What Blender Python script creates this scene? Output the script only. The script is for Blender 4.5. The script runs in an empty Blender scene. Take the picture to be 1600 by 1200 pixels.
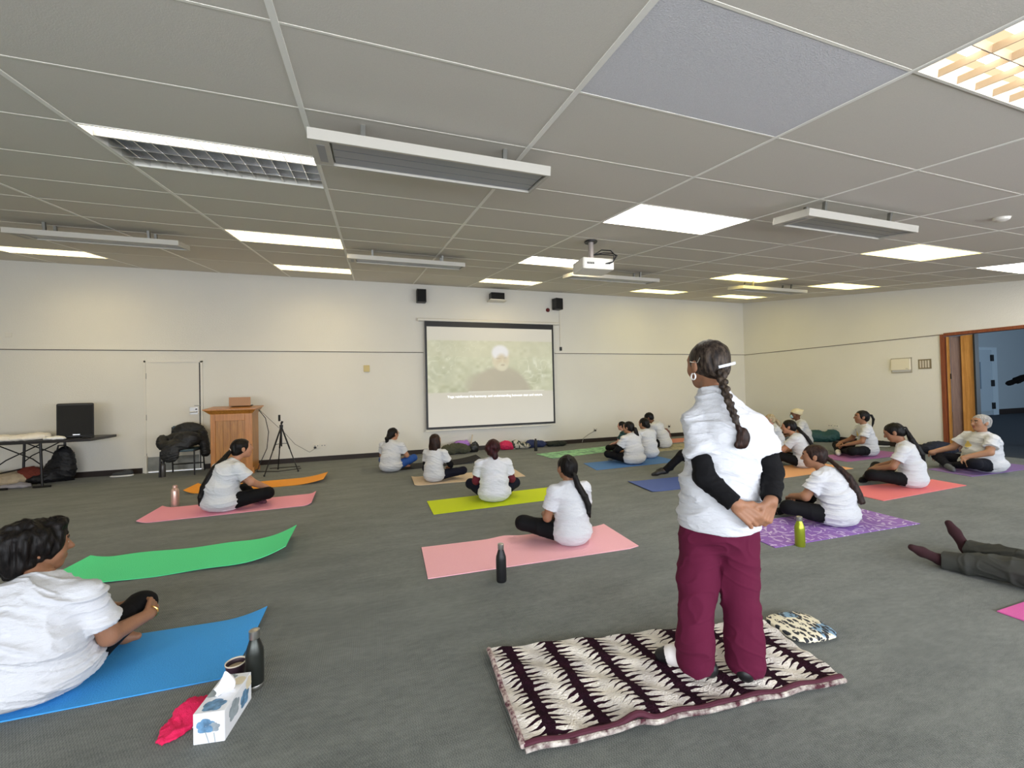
import bpy, math, random
import numpy as np
from mathutils import Vector, Matrix

random.seed(7)
rng = np.random.default_rng(7)
SC = bpy.context.scene
COL = SC.collection
PI = math.pi

# ---------------------------------------------------------------- camera
CAM_H = 1.3485
def _cam_axes(yaw, pitch, roll):
    cy, sy = math.cos(yaw), math.sin(yaw)
    f = Vector((sy*math.cos(pitch), cy*math.cos(pitch), math.sin(pitch)))
    r = Vector((cy, -sy, 0)); u = r.cross(f)
    return r*math.cos(roll)+u*math.sin(roll), -r*math.sin(roll)+u*math.cos(roll), f
_r, _u, _f = _cam_axes(.3252, .0146, -.0226)
cam_data = bpy.data.cameras.new('camera'); cam = bpy.data.objects.new('camera', cam_data)
COL.objects.link(cam); SC.camera = cam
cam_data.sensor_width = 36; cam_data.lens = 650.2*36/1600
cam_data.clip_start = .05; cam_data.clip_end = 200
cam.matrix_world = Matrix(((_r.x, _u.x, -_f.x, 0), (_r.y, _u.y, -_f.y, 0), (_r.z, _u.z, -_f.z, CAM_H), (0, 0, 0, 1)))

# ---------------------------------------------------------------- world, light, exposure
SC.view_settings.view_transform = 'Standard'
SC.view_settings.look = 'None'
SC.view_settings.gamma = 1
SC.view_settings.use_curve_mapping = False
SC.view_settings.exposure = 0.67
world = bpy.data.worlds.new('world'); SC.world = world; world.use_nodes = True
world.node_tree.nodes['Background'].inputs[0].default_value = (.88, .93, 1, 1)
world.node_tree.nodes['Background'].inputs[1].default_value = .6
PANEL = dict(warm=((1, .80, .43), 6.2), cool=((1, .95, .84), 8.5), near=((1, .88, .66), 6.0))   # ceiling lamps: colour, strength
WINDOW_LIGHT = 80      # watts per window behind the camera
def area(name, loc, rot, sx, sy, col, watts):
    l = bpy.data.lights.new(name, 'AREA'); l.shape = 'RECTANGLE'; l.size = sx; l.size_y = sy
    l.color = col; l.energy = watts
    o = bpy.data.objects.new(name, l); o.location = loc; o.rotation_euler = rot; COL.objects.link(o); return o
YB = -2.6                # wall behind the camera
for k, x in enumerate((-4.6, -1.4, 1.8, 5.0, 8.2)):
    area('window_daylight', (x, YB-.08, 1.25), (PI/2, 0, 0), 2.4, 1.5, (.87, .91, 1), WINDOW_LIGHT)
area('hall_daylight', (18, -1.9, 1.8), (PI/2, 0, 0), 8, 2.4, (.66, .83, 1), 240)

# ---------------------------------------------------------------- helpers
def link(o, parent=None):
    COL.objects.link(o)
    if parent: o.parent = parent
    return o
def tag(o, label=None, cat=None, group=None, kind=None):
    if label: o['label'] = label
    if cat: o['category'] = cat
    if group: o['group'] = group
    if kind: o['kind'] = kind
    return o
def empty(name, loc=(0, 0, 0), rz=0, parent=None):
    o = bpy.data.objects.new(name, None); o.location = loc; o.rotation_euler = (0, 0, rz)
    o.empty_display_size = .1
    return link(o, parent)
def copy_tree(o, parent=None):
    c = o.copy(); COL.objects.link(c); c.parent = parent
    for ch in list(o.children): copy_tree(ch, c)
    return c

def s2l(c): return tuple(((v/255) / 12.92 if v/255 <= .04045 else ((v/255+.055)/1.055)**2.4) for v in c)

_mats = {}
def mat(name, col, rough=.6, metal=0, bump=0, bscale=60, var=0, vscale=6, col2=None, spec=.5, stretch=(1, 1, 1), sheen=0, emit=None, detail=3, sss=0):
    """principled material, optional noise variation between two colours and noise bump (object coordinates)"""
    if name in _mats: return _mats[name]
    m = bpy.data.materials.new(name); m.use_nodes = True; _mats[name] = m
    nt = m.node_tree; b = nt.nodes['Principled BSDF']; N = nt.nodes.new; L = nt.links.new
    b.inputs['Base Color'].default_value = (*col, 1); b.inputs['Roughness'].default_value = rough
    b.inputs['Metallic'].default_value = metal; b.inputs['Specular IOR Level'].default_value = spec
    if sheen: b.inputs['Sheen Weight'].default_value = sheen
    if sss:
        b.inputs['Subsurface Weight'].default_value = sss; b.inputs['Subsurface Radius'].default_value = (.02, .008, .004); b.inputs['Subsurface Scale'].default_value = .3
    if emit:
        b.inputs['Emission Color'].default_value = (*emit[0], 1); b.inputs['Emission Strength'].default_value = emit[1]
    if bump or var:
        tc = N('ShaderNodeTexCoord'); mp = N('ShaderNodeMapping'); mp.inputs['Scale'].default_value = stretch
        L(tc.outputs['Object'], mp.inputs['Vector'])
    if var:
        n = N('ShaderNodeTexNoise'); n.inputs['Scale'].default_value = vscale; n.inputs['Detail'].default_value = detail
        L(mp.outputs[0], n.inputs['Vector'])
        r = N('ShaderNodeValToRGB'); r.color_ramp.elements[0].position = .35; r.color_ramp.elements[1].position = .65
        c2 = col2 or tuple(max(0, v*(1-var)) for v in col)
        r.color_ramp.elements[0].color = (*c2, 1); r.color_ramp.elements[1].color = (*col, 1)
        L(n.outputs['Fac'], r.inputs[0]); L(r.outputs[0], b.inputs['Base Color'])
    if bump:
        n = N('ShaderNodeTexNoise'); n.inputs['Scale'].default_value = bscale; n.inputs['Detail'].default_value = 3
        L(mp.outputs[0], n.inputs['Vector'])
        bp = N('ShaderNodeBump'); bp.inputs['Strength'].default_value = bump; bp.inputs['Distance'].default_value = .01
        L(n.outputs['Fac'], bp.inputs['Height']); L(bp.outputs[0], b.inputs['Normal'])
    return m

class NT:
    """small shader-math helper"""
    def __init__(s, name):
        s.m = bpy.data.materials.new(name); s.m.use_nodes = True; s.nt = s.m.node_tree
        s.b = s.nt.nodes['Principled BSDF']; _mats[name] = s.m
    def n(s, t, **kw):
        x = s.nt.nodes.new(t)
        for k, v in kw.items(): setattr(x, k, v)
        return x
    def l(s, a, b): s.nt.links.new(a, b)
    def put(s, sock, v):
        if hasattr(v, 'is_output'): s.l(v, sock)
        elif isinstance(v, tuple) and len(v) == 3 and len(sock.default_value) == 4: sock.default_value = (*v, 1)
        else: sock.default_value = v
    def math(s, op, a, b=0., c=0.):
        x = s.n('ShaderNodeMath', operation=op)
        s.put(x.inputs[0], a); s.put(x.inputs[1], b)
        if op in ('MULTIPLY_ADD', 'SMOOTH_MIN', 'WRAP', 'COMPARE'): s.put(x.inputs[2], c)
        return x.outputs[0]
    def step(s, v, e0, e1):
        x = s.n('ShaderNodeMapRange', interpolation_type='SMOOTHSTEP'); s.put(x.inputs[0], v)
        x.inputs[1].default_value = e0; x.inputs[2].default_value = e1; return x.outputs[0]
    def obj(s, scale=(1, 1, 1), rot=(0, 0, 0)):
        tc = s.n('ShaderNodeTexCoord'); mp = s.n('ShaderNodeMapping'); mp.inputs['Scale'].default_value = scale; mp.inputs['Rotation'].default_value = rot
        s.l(tc.outputs['Object'], mp.inputs['Vector']); return mp.outputs[0]
    def xyz(s, v):
        x = s.n('ShaderNodeSeparateXYZ'); s.l(v, x.inputs[0]); return x.outputs
    def noise(s, v, scale, detail=3, rough=.5):
        x = s.n('ShaderNodeTexNoise'); x.inputs['Scale'].default_value = scale; x.inputs['Detail'].default_value = detail; x.inputs['Roughness'].default_value = rough
        s.l(v, x.inputs['Vector']); return x.outputs['Fac']
    def mix(s, f, a, b):
        x = s.n('ShaderNodeMix', data_type='RGBA'); s.put(x.inputs[0], f); s.put(x.inputs[6], a); s.put(x.inputs[7], b); return x.outputs[2]
    def bump(s, h, strength, dist=.01):
        x = s.n('ShaderNodeBump'); x.inputs['Strength'].default_value = strength; x.inputs['Distance'].default_value = dist
        s.l(h, x.inputs['Height']); s.l(x.outputs[0], s.b.inputs['Normal'])
    def base(s, c): s.put(s.b.inputs['Base Color'], c)
    def rough(s, r): s.b.inputs['Roughness'].default_value = r

class MB:
    """collects shapes; build() links them as ONE mesh object"""
    def __init__(s): s.v = []; s.f = []; s.mi = []
    def add(s, V, F, mi=0):
        o = len(s.v); s.v += [tuple(p) for p in V]; s.f += [tuple(i+o for i in f) for f in F]; s.mi += [mi]*len(F); return s
    def box(s, x0, x1, y0, y1, z0, z1, mi=0, M=None):
        V = [(x, y, z) for x in (x0, x1) for y in (y0, y1) for z in (z0, z1)]
        if M: V = [tuple(M @ Vector(p)) for p in V]
        return s.add(V, [(0, 1, 3, 2), (4, 6, 7, 5), (0, 4, 5, 1), (2, 3, 7, 6), (0, 2, 6, 4), (1, 5, 7, 3)], mi)
    def tube(s, pts, r, n=10, mi=0, cap=True):
        P = [Vector(p) for p in pts]; R = list(r) if hasattr(r, '__len__') else [r]*len(P)
        V = []; F = []; prev = None
        for k, p in enumerate(P):
            t = (P[min(k+1, len(P)-1)]-P[max(k-1, 0)]).normalized()
            if prev is None:
                a = Vector((0, 0, 1)) if abs(t.z) < .9 else Vector((1, 0, 0)); a = (a-t*a.dot(t)).normalized()
            else: a = (prev-t*prev.dot(t)).normalized()
            prev = a; b = t.cross(a)
            V += [p+(a*math.cos(2*PI*q/n)+b*math.sin(2*PI*q/n))*R[k] for q in range(n)]
        for k in range(len(P)-1):
            for q in range(n): F.append((k*n+q, k*n+(q+1) % n, (k+1)*n+(q+1) % n, (k+1)*n+q))
        if cap: F.append(tuple(range(n))[::-1]); F.append(tuple((len(P)-1)*n+q for q in range(n)))
        return s.add(V, F, mi)
    def lathe(s, prof, c=(0, 0, 0), n=24, mi=0, caps=True):
        V = []; F = []
        for r, z in prof: V += [(c[0]+r*math.cos(2*PI*q/n), c[1]+r*math.sin(2*PI*q/n), c[2]+z) for q in range(n)]
        for k in range(len(prof)-1):
            for q in range(n): F.append((k*n+q, k*n+(q+1) % n, (k+1)*n+(q+1) % n, (k+1)*n+q))
        if caps: F.append(tuple(range(n))[::-1]); F.append(tuple((len(prof)-1)*n+q for q in range(n)))
        return s.add(V, F, mi)
    def build(s, name, mats, parent=None, bevel=0, smooth=False, loc=None, rz=0):
        me = bpy.data.meshes.new(name); me.from_pydata(s.v, [], s.f); me.update()
        for m in (mats if isinstance(mats, (list, tuple)) else [mats]): me.materials.append(m)
        me.polygons.foreach_set('material_index', s.mi)
        if smooth:
            me.polygons.foreach_set('use_smooth', [True]*len(s.f))
            me.set_sharp_from_angle(angle=math.radians(42))
        o = bpy.data.objects.new(name, me); link(o, parent)
        if loc: o.location = loc
        if rz: o.rotation_euler = (0, 0, rz)
        if bevel:
            b = o.modifiers.new('bevel', 'BEVEL'); b.width = bevel; b.segments = 2; b.limit_method = 'ANGLE'
        return o
def struct(name, mb, m, parent=None, **k):
    o = mb.build(name, m, parent, **k)
    if parent is None: o['kind'] = 'structure'
    return o

# ---------------------------------------------------------------- implicit surfaces for bodies, clothes, bags
def V3(*a): return np.array(a if len(a) == 3 else a[0], dtype=float)
def cap(a, b, ra, rb=None, clip=()): return ('c', V3(a), V3(b), ra, ra if rb is None else rb, clip)
def ell(c, r, R=None, clip=()): return ('e', V3(c), V3(r), np.eye(3) if R is None else R, None, clip)
def ev(p, X):
    if p[0] == 'c':
        _, a, b, ra, rb, cl = p
        ba = b-a; q = X-a; h = np.clip(q@ba/max(ba@ba, 1e-9), 0, 1)
        q = q-h[..., None]*ba; d = np.sqrt((q*q).sum(-1))-(ra+(rb-ra)*h)
    else:
        _, c, r, R, _n, cl = p
        q = (X-c)@R; k0 = np.sqrt(((q/r)**2).sum(-1)); k1 = np.sqrt(((q/(r*r))**2).sum(-1))+1e-9
        d = k0*(k0-1)/k1
    for (cp, cn) in cl: d = np.maximum(d, (X-V3(cp))@V3(cn))
    return d
def smin(a, b, k):
    h = np.maximum(k-np.abs(a-b), 0)/k
    return np.minimum(a, b)-h*h*k*.25
def sdf_mesh(groups, res, k2=.01, cuts=()):
    """groups: [(k, [prims])]; returns vertices and quads of the blended surface (surface nets, sparse blocks)"""
    prims = [p for _, g in groups for p in g]
    lo = np.array([1e9]*3); hi = -lo
    for p in prims:
        if p[0] == 'c': q = [(p[1], p[3]), (p[2], p[4])]
        else: q = [(p[1], float(max(p[2])))]
        for c, r in q: lo = np.minimum(lo, c-r); hi = np.maximum(hi, c+r)
    for cp, cn in cuts:
        for ax in range(3):
            if cn[ax] <= -.99: lo[ax] = max(lo[ax], cp[ax])
            if cn[ax] >= .99: hi[ax] = min(hi[ax], cp[ax])
    lo -= .03; hi += .03
    n = np.ceil((hi-lo)/res).astype(int)+1
    B = 10; nb = (n+B-1)//B
    ax = [lo[i]+res*np.arange(nb[i]*B) for i in range(3)]
    bc = [lo[i]+res*(np.arange(nb[i])*B+(B-1)/2) for i in range(3)]
    C = np.stack(np.meshgrid(*bc, indexing='ij'), -1).reshape(-1, 3)
    D = [np.stack([ev(p, C) for p in g]) for _, g in groups]
    kmax = max(k for k, _ in groups)+k2
    mn = np.min(np.stack([d.min(0) for d in D]), 0)
    cutd = np.full(len(C), -1e9)
    for cp, cn in cuts: cutd = np.maximum(cutd, (C-V3(cp))@V3(cn))
    rad = res*B*.87*1.25
    full = np.full(nb*B, 1., dtype=np.float32)
    inside = (mn < -rad) & (cutd < -rad)
    act = (np.abs(mn) < rad+kmax*.6) | ((mn < 0) & (np.abs(cutd) < rad)); act &= cutd < rad
    idx = np.stack(np.meshgrid(*[np.arange(m) for m in nb], indexing='ij'), -1).reshape(-1, 3)
    for t in np.where(inside & ~act)[0]:
        i, j, k = idx[t]*B; full[i:i+B, j:j+B, k:k+B] = -1
    for t in np.where(act)[0]:
        i, j, k = idx[t]*B
        X = np.stack(np.meshgrid(ax[0][i:i+B], ax[1][j:j+B], ax[2][k:k+B], indexing='ij'), -1)
        tot = None
        for (kk, g), d in zip(groups, D):
            sel = np.where(d[:, t] < mn[t]+2*rad+kmax)[0]
            if not len(sel): continue
            v = None
            for q in sel:
                e = ev(g[q], X); v = e if v is None else smin(v, e, kk)
            tot = v if tot is None else smin(tot, v, k2)
        for cp, cn in cuts: tot = np.maximum(tot, (X-V3(cp))@V3(cn))
        full[i:i+B, j:j+B, k:k+B] = tot
    # surface nets
    V = full; S = V < 0
    c = [(a, b, d) for a in (0, 1) for b in (0, 1) for d in (0, 1)]
    nx, ny, nz = [m-1 for m in V.shape]
    cnt = sum(S[a:a+nx, b:b+ny, d:d+nz].astype(np.int8) for a, b, d in c)
    cells = np.argwhere((cnt > 0) & (cnt < 8))
    ids = np.full((nx, ny, nz), -1, dtype=np.int32); ids[tuple(cells.T)] = np.arange(len(cells))
    acc = np.zeros((len(cells), 3)); w = np.zeros(len(cells))
    edges = [(p, q) for p in c for q in c if sum(abs(u-v) for u, v in zip(p, q)) == 1 and p < q]
    for p, q in edges:
        vp = V[tuple((cells+p).T)]; vq = V[tuple((cells+q).T)]; mk = (vp < 0) != (vq < 0)
        t = np.where(mk, vp/np.where(mk, vp-vq, 1), 0)
        acc += mk[:, None]*(np.array(p)+t[:, None]*(np.array(q)-np.array(p))); w += mk
    P = lo+res*(cells+acc/w[:, None])
    F = []
    for axis in range(3):
        sh = [0, 0, 0]; sh[axis] = 1
        A = S[:V.shape[0]-sh[0], :V.shape[1]-sh[1], :V.shape[2]-sh[2]]; Bq = S[sh[0]:, sh[1]:, sh[2]:]
        e = np.argwhere(A != Bq); u, v = (axis+1) % 3, (axis+2) % 3
        e = e[(e[:, u] > 0) & (e[:, v] > 0) & (e[:, 0] < nx) & (e[:, 1] < ny) & (e[:, 2] < nz)]
        du = np.zeros(3, int); du[u] = 1; dv = np.zeros(3, int); dv[v] = 1
        q = np.stack([ids[tuple((e-du-dv).T)], ids[tuple((e-dv).T)], ids[tuple(e.T)], ids[tuple((e-du).T)]], 1)
        fl = ~A[tuple(e.T)]
        q[fl] = q[fl][:, ::-1]; F.append(q[(q >= 0).all(1)])
    return P, np.concatenate(F)
_pt = rng.random((32, 32, 32))
def vnoise(X):
    i = np.floor(X).astype(int); f = X-i; f = f*f*(3-2*f); r = 0
    for a in (0, 1):
        for b in (0, 1):
            for d in (0, 1):
                w = (f[:, 0] if a else 1-f[:, 0])*(f[:, 1] if b else 1-f[:, 1])*(f[:, 2] if d else 1-f[:, 2])
                r = r+w*_pt[(i[:, 0]+a) & 31, (i[:, 1]+b) & 31, (i[:, 2]+d) & 31]
    return r*2-1
def np_mesh(name, P, F, mats, parent=None, paint=(), disp=None):
    me = bpy.data.meshes.new(name); me.vertices.add(len(P)); me.vertices.foreach_set('co', P.astype(np.float32).ravel())
    me.loops.add(F.size); me.loops.foreach_set('vertex_index', F.astype(np.int32).ravel())
    me.polygons.add(len(F)); me.polygons.foreach_set('loop_start', np.arange(0, F.size, 4, dtype=np.int32))
    me.polygons.foreach_set('use_smooth', np.ones(len(F), bool)); me.update(calc_edges=True)
    if disp is not None:
        N = np.empty(len(P)*3, np.float32); me.vertex_normals.foreach_get('vector', N); N = N.reshape(-1, 3)
        P = P+N*disp(P)[:, None]; P[:, 2] = np.maximum(P[:, 2], .001) if P[:, 2].min() > -.05 else P[:, 2]
        me.vertices.foreach_set('co', P.astype(np.float32).ravel())
    for m in (mats if isinstance(mats, (list, tuple)) else [mats]): me.materials.append(m)
    if paint:
        C = P[F].mean(1); mi = np.zeros(len(F), np.int32)
        for k, prim in paint: mi[ev(prim, C) < 0] = k
        me.polygons.foreach_set('material_index', mi)
    me.update()
    o = bpy.data.objects.new(name, me); return link(o, parent)
def blob(name, groups, res, mats, parent=None, paint=(), disp=None, cuts=(((0, 0, 0), (0, 0, -1)),), k2=.02):
    P, F = sdf_mesh(groups, res, k2, cuts)
    return np_mesh(name, P, F, mats, parent, paint, disp)

# ================================================================ SETTING
D = 9.268; WX = 10.25; XL = -7.6; ZC = 3.715; SL = .1355; XI = -.3065; YJ = 1.6515
def cz(y): return ZC-SL*(D-y)
TILT = math.atan(SL)

t = NT('carpet'); v = t.obj(); x, y, z = t.xyz(v)
rib = t.math('SINE', t.math('MULTIPLY', x, 2*PI*95)); rib2 = t.math('SINE', t.math('MULTIPLY', y, 2*PI*60))
blot = t.noise(t.obj(scale=(.8, 2.4, 1)), 2.2, 5, .6); fine = t.noise(v, 260, 2); mid = t.noise(t.obj(scale=(1, 2.5, 1)), 16, 4, .65)
f = t.math('MULTIPLY_ADD', t.math('MULTIPLY', rib, rib2), .12, t.math('MULTIPLY_ADD', fine, .9, .05))
f = t.math('ADD', f, t.math('MULTIPLY_ADD', blot, .55, t.math('MULTIPLY_ADD', mid, .5, -.52)))
t.base(t.mix(t.step(f, 0., 1.), (.056, .065, .060), (.235, .252, .230))); t.rough(.95); t.b.inputs['Specular IOR Level'].default_value = .15
t.b.inputs['Sheen Weight'].default_value = .15
t.bump(t.math('ADD', t.math('MULTIPLY', rib, .35), fine), .5, .004); M_CARPET = t.m

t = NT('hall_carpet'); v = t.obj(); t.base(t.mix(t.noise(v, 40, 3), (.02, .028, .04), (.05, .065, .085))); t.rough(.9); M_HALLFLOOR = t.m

t = NT('wall_paint'); v = t.obj()
n1 = t.noise(v, 70, 3, .6); n2 = t.noise(v, 1.1, 3)
t.base(t.mix(n2, (.74, .72, .655), (.81, .79, .72))); t.rough(.85); t.b.inputs['Specular IOR Level'].default_value = .2
t.bump(n1, .55, .006); M_WALL = t.m
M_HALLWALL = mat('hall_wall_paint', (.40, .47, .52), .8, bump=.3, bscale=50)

t = NT('ceiling_board'); v = t.obj(); n1 = t.noise(v, 190, 2, .7); n2 = t.noise(v, 2.0, 3)
c = t.mix(n1, (.62, .592, .53), (.75, .715, .65)); c = t.mix(t.math('MULTIPLY', n2, .25), c, (.74, .68, .56))
t.base(c); t.rough(.95); t.b.inputs['Specular IOR Level'].default_value = .1; t.bump(n1, .22, .003); M_CEIL = t.m
M_TILE = mat('replaced_ceiling_board', (.72, .715, .74), .95, bump=.2, bscale=180, var=.1, vscale=190)
M_RAIL = mat('white_rail', (.93, .91, .84), .6)
M_WHITE = mat('white_paint', (.76, .73, .65), .45)
M_DOORW = mat('door_paint', (.78, .75, .67), .5)
M_BASEB = mat('dark_brown_skirting', (.022, .013, .010), .55)
M_STEEL = mat('brushed_steel', (.55, .54, .52), .32, 1)
M_STEELD = mat('dull_steel', (.30, .30, .27), .42, .85, var=.25, vscale=5)
M_BLACK = mat('black_plastic', (.008, .008, .009), .45)
M_BLACKM = mat('black_metal', (.012, .011, .011), .4, .3)
M_GREYPL = mat('grey_plastic', (.30, .30, .30), .5)

floor = struct('floor', MB().box(XL, WX+.12, YB, D, -.1, 0), M_CARPET)
# front wall, with a door opening
DX0, DX1, DZ = -3.905, -3.035, 2.03
mb = MB().box(XL, DX0, D, D+.2, 0, ZC+.1).box(DX1, WX, D, D+.2, 0, ZC+.1).box(DX0, DX1, D, D+.2, DZ, ZC+.1)
struct('wall_front', mb, M_WALL)
# right wall, with the wide folding door opening
OY1, OZ = 4.86, 2.215; OY0 = .6
mb = MB()
def wall_x(mb, y0, y1, z0, th=.12):
    V = [(WX, y0, z0), (WX, y1, z0), (WX, y1, cz(y1)), (WX, y0, cz(y0))]; V += [(a+th, b, c) for a, b, c in V]
    mb.add(V, [(0, 3, 2, 1), (4, 5, 6, 7), (0, 1, 5, 4), (1, 2, 6, 5), (2, 3, 7, 6), (3, 0, 4, 7)])
wall_x(mb, OY1, D, 0); wall_x(mb, OY0, OY1, OZ); wall_x(mb, YB, OY0, 0)
struct('wall_right', mb, M_WALL)
struct('wall_left', MB().box(XL-.12, XL, YB, D, 0, ZC+.1), M_WALL)
mb = MB().box(XL, WX, YB-.15, YB, 0, .5).box(XL, WX, YB-.15, YB, 2.0, cz(YB)+.05)
edges = [XL]+[e for x in (-4.6, -1.4, 1.8, 5.0, 8.2) for e in (x-1.2, x+1.2)]+[WX]
for a, b in zip(edges[::2], edges[1::2]): mb.box(a, b, YB-.15, YB, .5, 2.0)
struct('wall_back', mb, M_WALL)
# dado groove line and moulding on both visible walls
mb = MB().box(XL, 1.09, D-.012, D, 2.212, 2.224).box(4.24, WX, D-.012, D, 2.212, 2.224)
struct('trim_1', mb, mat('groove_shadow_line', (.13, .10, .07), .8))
mb = MB().box(XL, 1.09, D-.02, D, 2.224, 2.25).box(4.24, WX, D-.02, D, 2.224, 2.25)
struct('trim_2', mb, M_WALL)
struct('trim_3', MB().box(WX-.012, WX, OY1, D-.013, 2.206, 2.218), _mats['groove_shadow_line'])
struct('baseboard_front', MB().box(XL, DX0-.035, D-.018, D, 0, .095).box(DX1+.05, WX, D-.018, D, 0, .095), M_BASEB)
struct('baseboard_right', MB().box(WX-.018, WX, OY1+.06, D-.02, 0, .095), M_BASEB)

# troffer positions on the ceiling grid (column, row, style)
LAMPS = [(-1, 2, 'louvre_half'), (-1, 6, 'louvre'), (-1, 10, 'louvre'), (-4, 10, 'louvre'), (2, 2, 'plain'), (2, 6, 'tubes'), (2, 10, 'louvre'),
         (5, 2, 'panel'), (5, 6, 'panel'), (5, 10, 'panel'), (7, 2, 'plain'), (7, 6, 'panel'), (7, 10, 'panel'), (2, -2, 'tubes_louvre'),
         (-4, 2, 'louvre'), (-4, 6, 'louvre')]
lampset = {(i, j) for i, j, _ in LAMPS}
mb = MB(); tile = MB()
for i in range(-7, 10):
    for j in range(-8, 14):
        x0, x1 = max(XI+1.2*i, XL), min(XI+1.2*(i+1), WX); y0, y1 = max(YJ+.6*j, YB), min(YJ+.6*(j+1), D)
        if x1 <= x0 or y1 <= y0 or (i, j) in lampset: continue
        q = [(x0, y0, cz(y0)), (x0, y1, cz(y1)), (x1, y1, cz(y1)), (x1, y0, cz(y0))]
        mb.add(q, [(0, 1, 2, 3)], 1 if (i, j) == (1, -1) else 0)
ceil = struct('ceiling', mb, [M_CEIL, M_TILE])
def ceil_frame(x, y, dz=0):
    """matrix for things fixed to the sloping ceiling: origin on the board, local z square to it"""
    return Matrix.Translation((x, y, cz(y)-dz)) @ Matrix.Rotation(TILT, 4, 'X')
mb = MB(); L_ = 1/math.cos(TILT)
for i in range(-6, 9):
    x = XI+1.2*i; M = ceil_frame(x, YB)
    w = .013 if i in (0, -1, 1, -2) else .009
    mb.box(-w, w, 0, (D-YB)*L_, -.004, .002, 0, M)
struct('trim_4', mb, M_RAIL)
mb = MB()
for j in range(-7, 13):
    y = YJ+.6*j
    if y < YB or y > D-.5: continue
    if j in (11, 12, 9): continue
    for i in range(-7, 9):
        if (i, j) == (1, -1) or (i, j) == (1, 0): pass
        M = ceil_frame(XI+1.2*i, y); x0 = .012
        if XI+1.2*i < XL: x0 = XL-(XI+1.2*i)
        mb.box(x0, min(1.188, WX-XI-1.2*i), -.006, .006, -.0012, .002, 0, M)
struct('trim_5', mb, mat('cover_strip', (.93, .90, .80), .6))

# door in the front wall
mb = MB().box(DX0, DX0+.03, D-.02, D+.1, 0, DZ).box(DX1-.005, DX1+.03, D-.02, D+.1, 0, DZ).box(DX0, DX1+.03, D-.02, D+.1, DZ-.03, DZ)
dr = empty('door_1', (0, 0, 0)); dr['kind'] = 'structure'
mb.build('door_frame', M_DOORW, dr)
MB().box(DX0+.03, DX1-.03, D-.008, D+.035, .012, DZ-.03).build('door_panel', M_DOORW, dr)
MB().box(DX0+.02, DX0+.05, D-.06, D-.0, 0, .30).build('door_stop', M_WHITE, dr)
MB().box(DX0+.05, DX1-.04, D-.012, D-.006, .03, .28).build('kick_plate', M_STEELD, dr)
hp = MB().box(-3.215, -3.085, D-.013, D-.006, 1.03, 1.16).build('handle_plate', M_STEEL, dr)
mb = MB().tube([(-3.10, D-.012, 1.075), (-3.10, D-.06, 1.075), (-3.20, D-.06, 1.072)], .009)
mb.build('door_handle', M_STEEL, dr, smooth=True)
MB().tube([(-3.11, D-.012, 1.125), (-3.11, D-.035, 1.125)], .012).build('lock_cylinder', M_BLACKM, dr, smooth=True)
MB().box(-3.14, -3.03, D-.02, D-.006, 1.19, 1.20).build('door_bolt', M_STEELD, dr)
MB().box(DX1-.03, DX1-.005, D-.004, D+.0, .02, DZ-.03).build('door_gap_shade', M_BLACK, dr)  # black strip standing in for the shade inside the gap
for z in (.3, 1.0, 1.75): MB().box(DX0+.026, DX0+.036, D-.016, D-.004, z-.05, z+.05).build('hinge', M_STEELD, dr)

# wide opening in the right wall: timber frame and stacked folding leaves
def wood(name, ca, cb, rough=.4, sc=1.0):
    t = NT(name); v = t.obj(scale=(14*sc, 14*sc, 1.2*sc)); n = t.noise(v, 2.6, 5, .65); w = t.noise(t.obj(scale=(60*sc, 60*sc, 2)), 2, 3)
    t.base(t.mix(t.step(t.math('MULTIPLY_ADD', w, .35, t.math('MULTIPLY', n, .8)), .35, .8), ca, cb)); t.rough(rough); return t.m
M_WOODRED = wood('red_brown_timber', (.16, .035, .012), (.30, .085, .03))
M_WOODBR = wood('brown_folding_leaf', (.13, .055, .025), (.20, .10, .05))
M_WOODOR = wood('orange_pine', (.46, .20, .04), (.66, .33, .085))
M_LECT = wood('honey_timber', (.30, .115, .018), (.50, .225, .04), .35)
fr = MB().box(WX-.03, WX+.14, OY1-.045, OY1+.01, 0, OZ).box(WX-.03, WX+.14, OY0, OY1-.045, OZ-.035, OZ+.02).box(WX-.03, WX+.14, OY0-.02, OY0+.04, 0, OZ)
struct('trim_6', fr, M_WOODRED)
fd = empty('door_2', (0, 0, 0)); fd['kind'] = 'structure'
def leaf(p, q, th, m, name='folding_leaf'):
    a, b = Vector((*p, 0)), Vector((*q, 0)); n = (b-a).cross(Vector((0, 0, 1))).normalized()*th
    mb = MB(); V = [a, b, b+n, a+n]; V = [(u.x, u.y, .02) for u in V]+[(u.x, u.y, OZ-.05) for u in V]
    mb.add(V, [(0, 3, 2, 1), (4, 5, 6, 7), (0, 1, 5, 4), (1, 2, 6, 5), (2, 3, 7, 6), (3, 0, 4, 7)]); return mb.build(name, m, fd)
leaf((WX+.06, 4.80), (WX+.06, 4.77), .05, M_WOODOR, 'leaf_stile')
leaf((WX+.055, 4.765), (WX+.16, 4.60), .03, M_WOODBR)
leaf((WX+.06, 4.60), (WX+.06, 4.555), .04, M_WOODOR, 'leaf_stile')
leaf((WX+.05, 4.55), (WX+.05, 4.41), .045, M_WOODOR)
leaf((WX+.05, 4.40), (WX+.05, 4.375), .12, M_BLACK, 'edge_seal')
for yy, zz in ((4.775, 1.42), (4.43, 1.45)):
    MB().box(WX+.03, WX+.055, yy-.025, yy+.025, zz-.05, zz+.05).build('leaf_catch', M_BLACK, fd)

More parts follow.
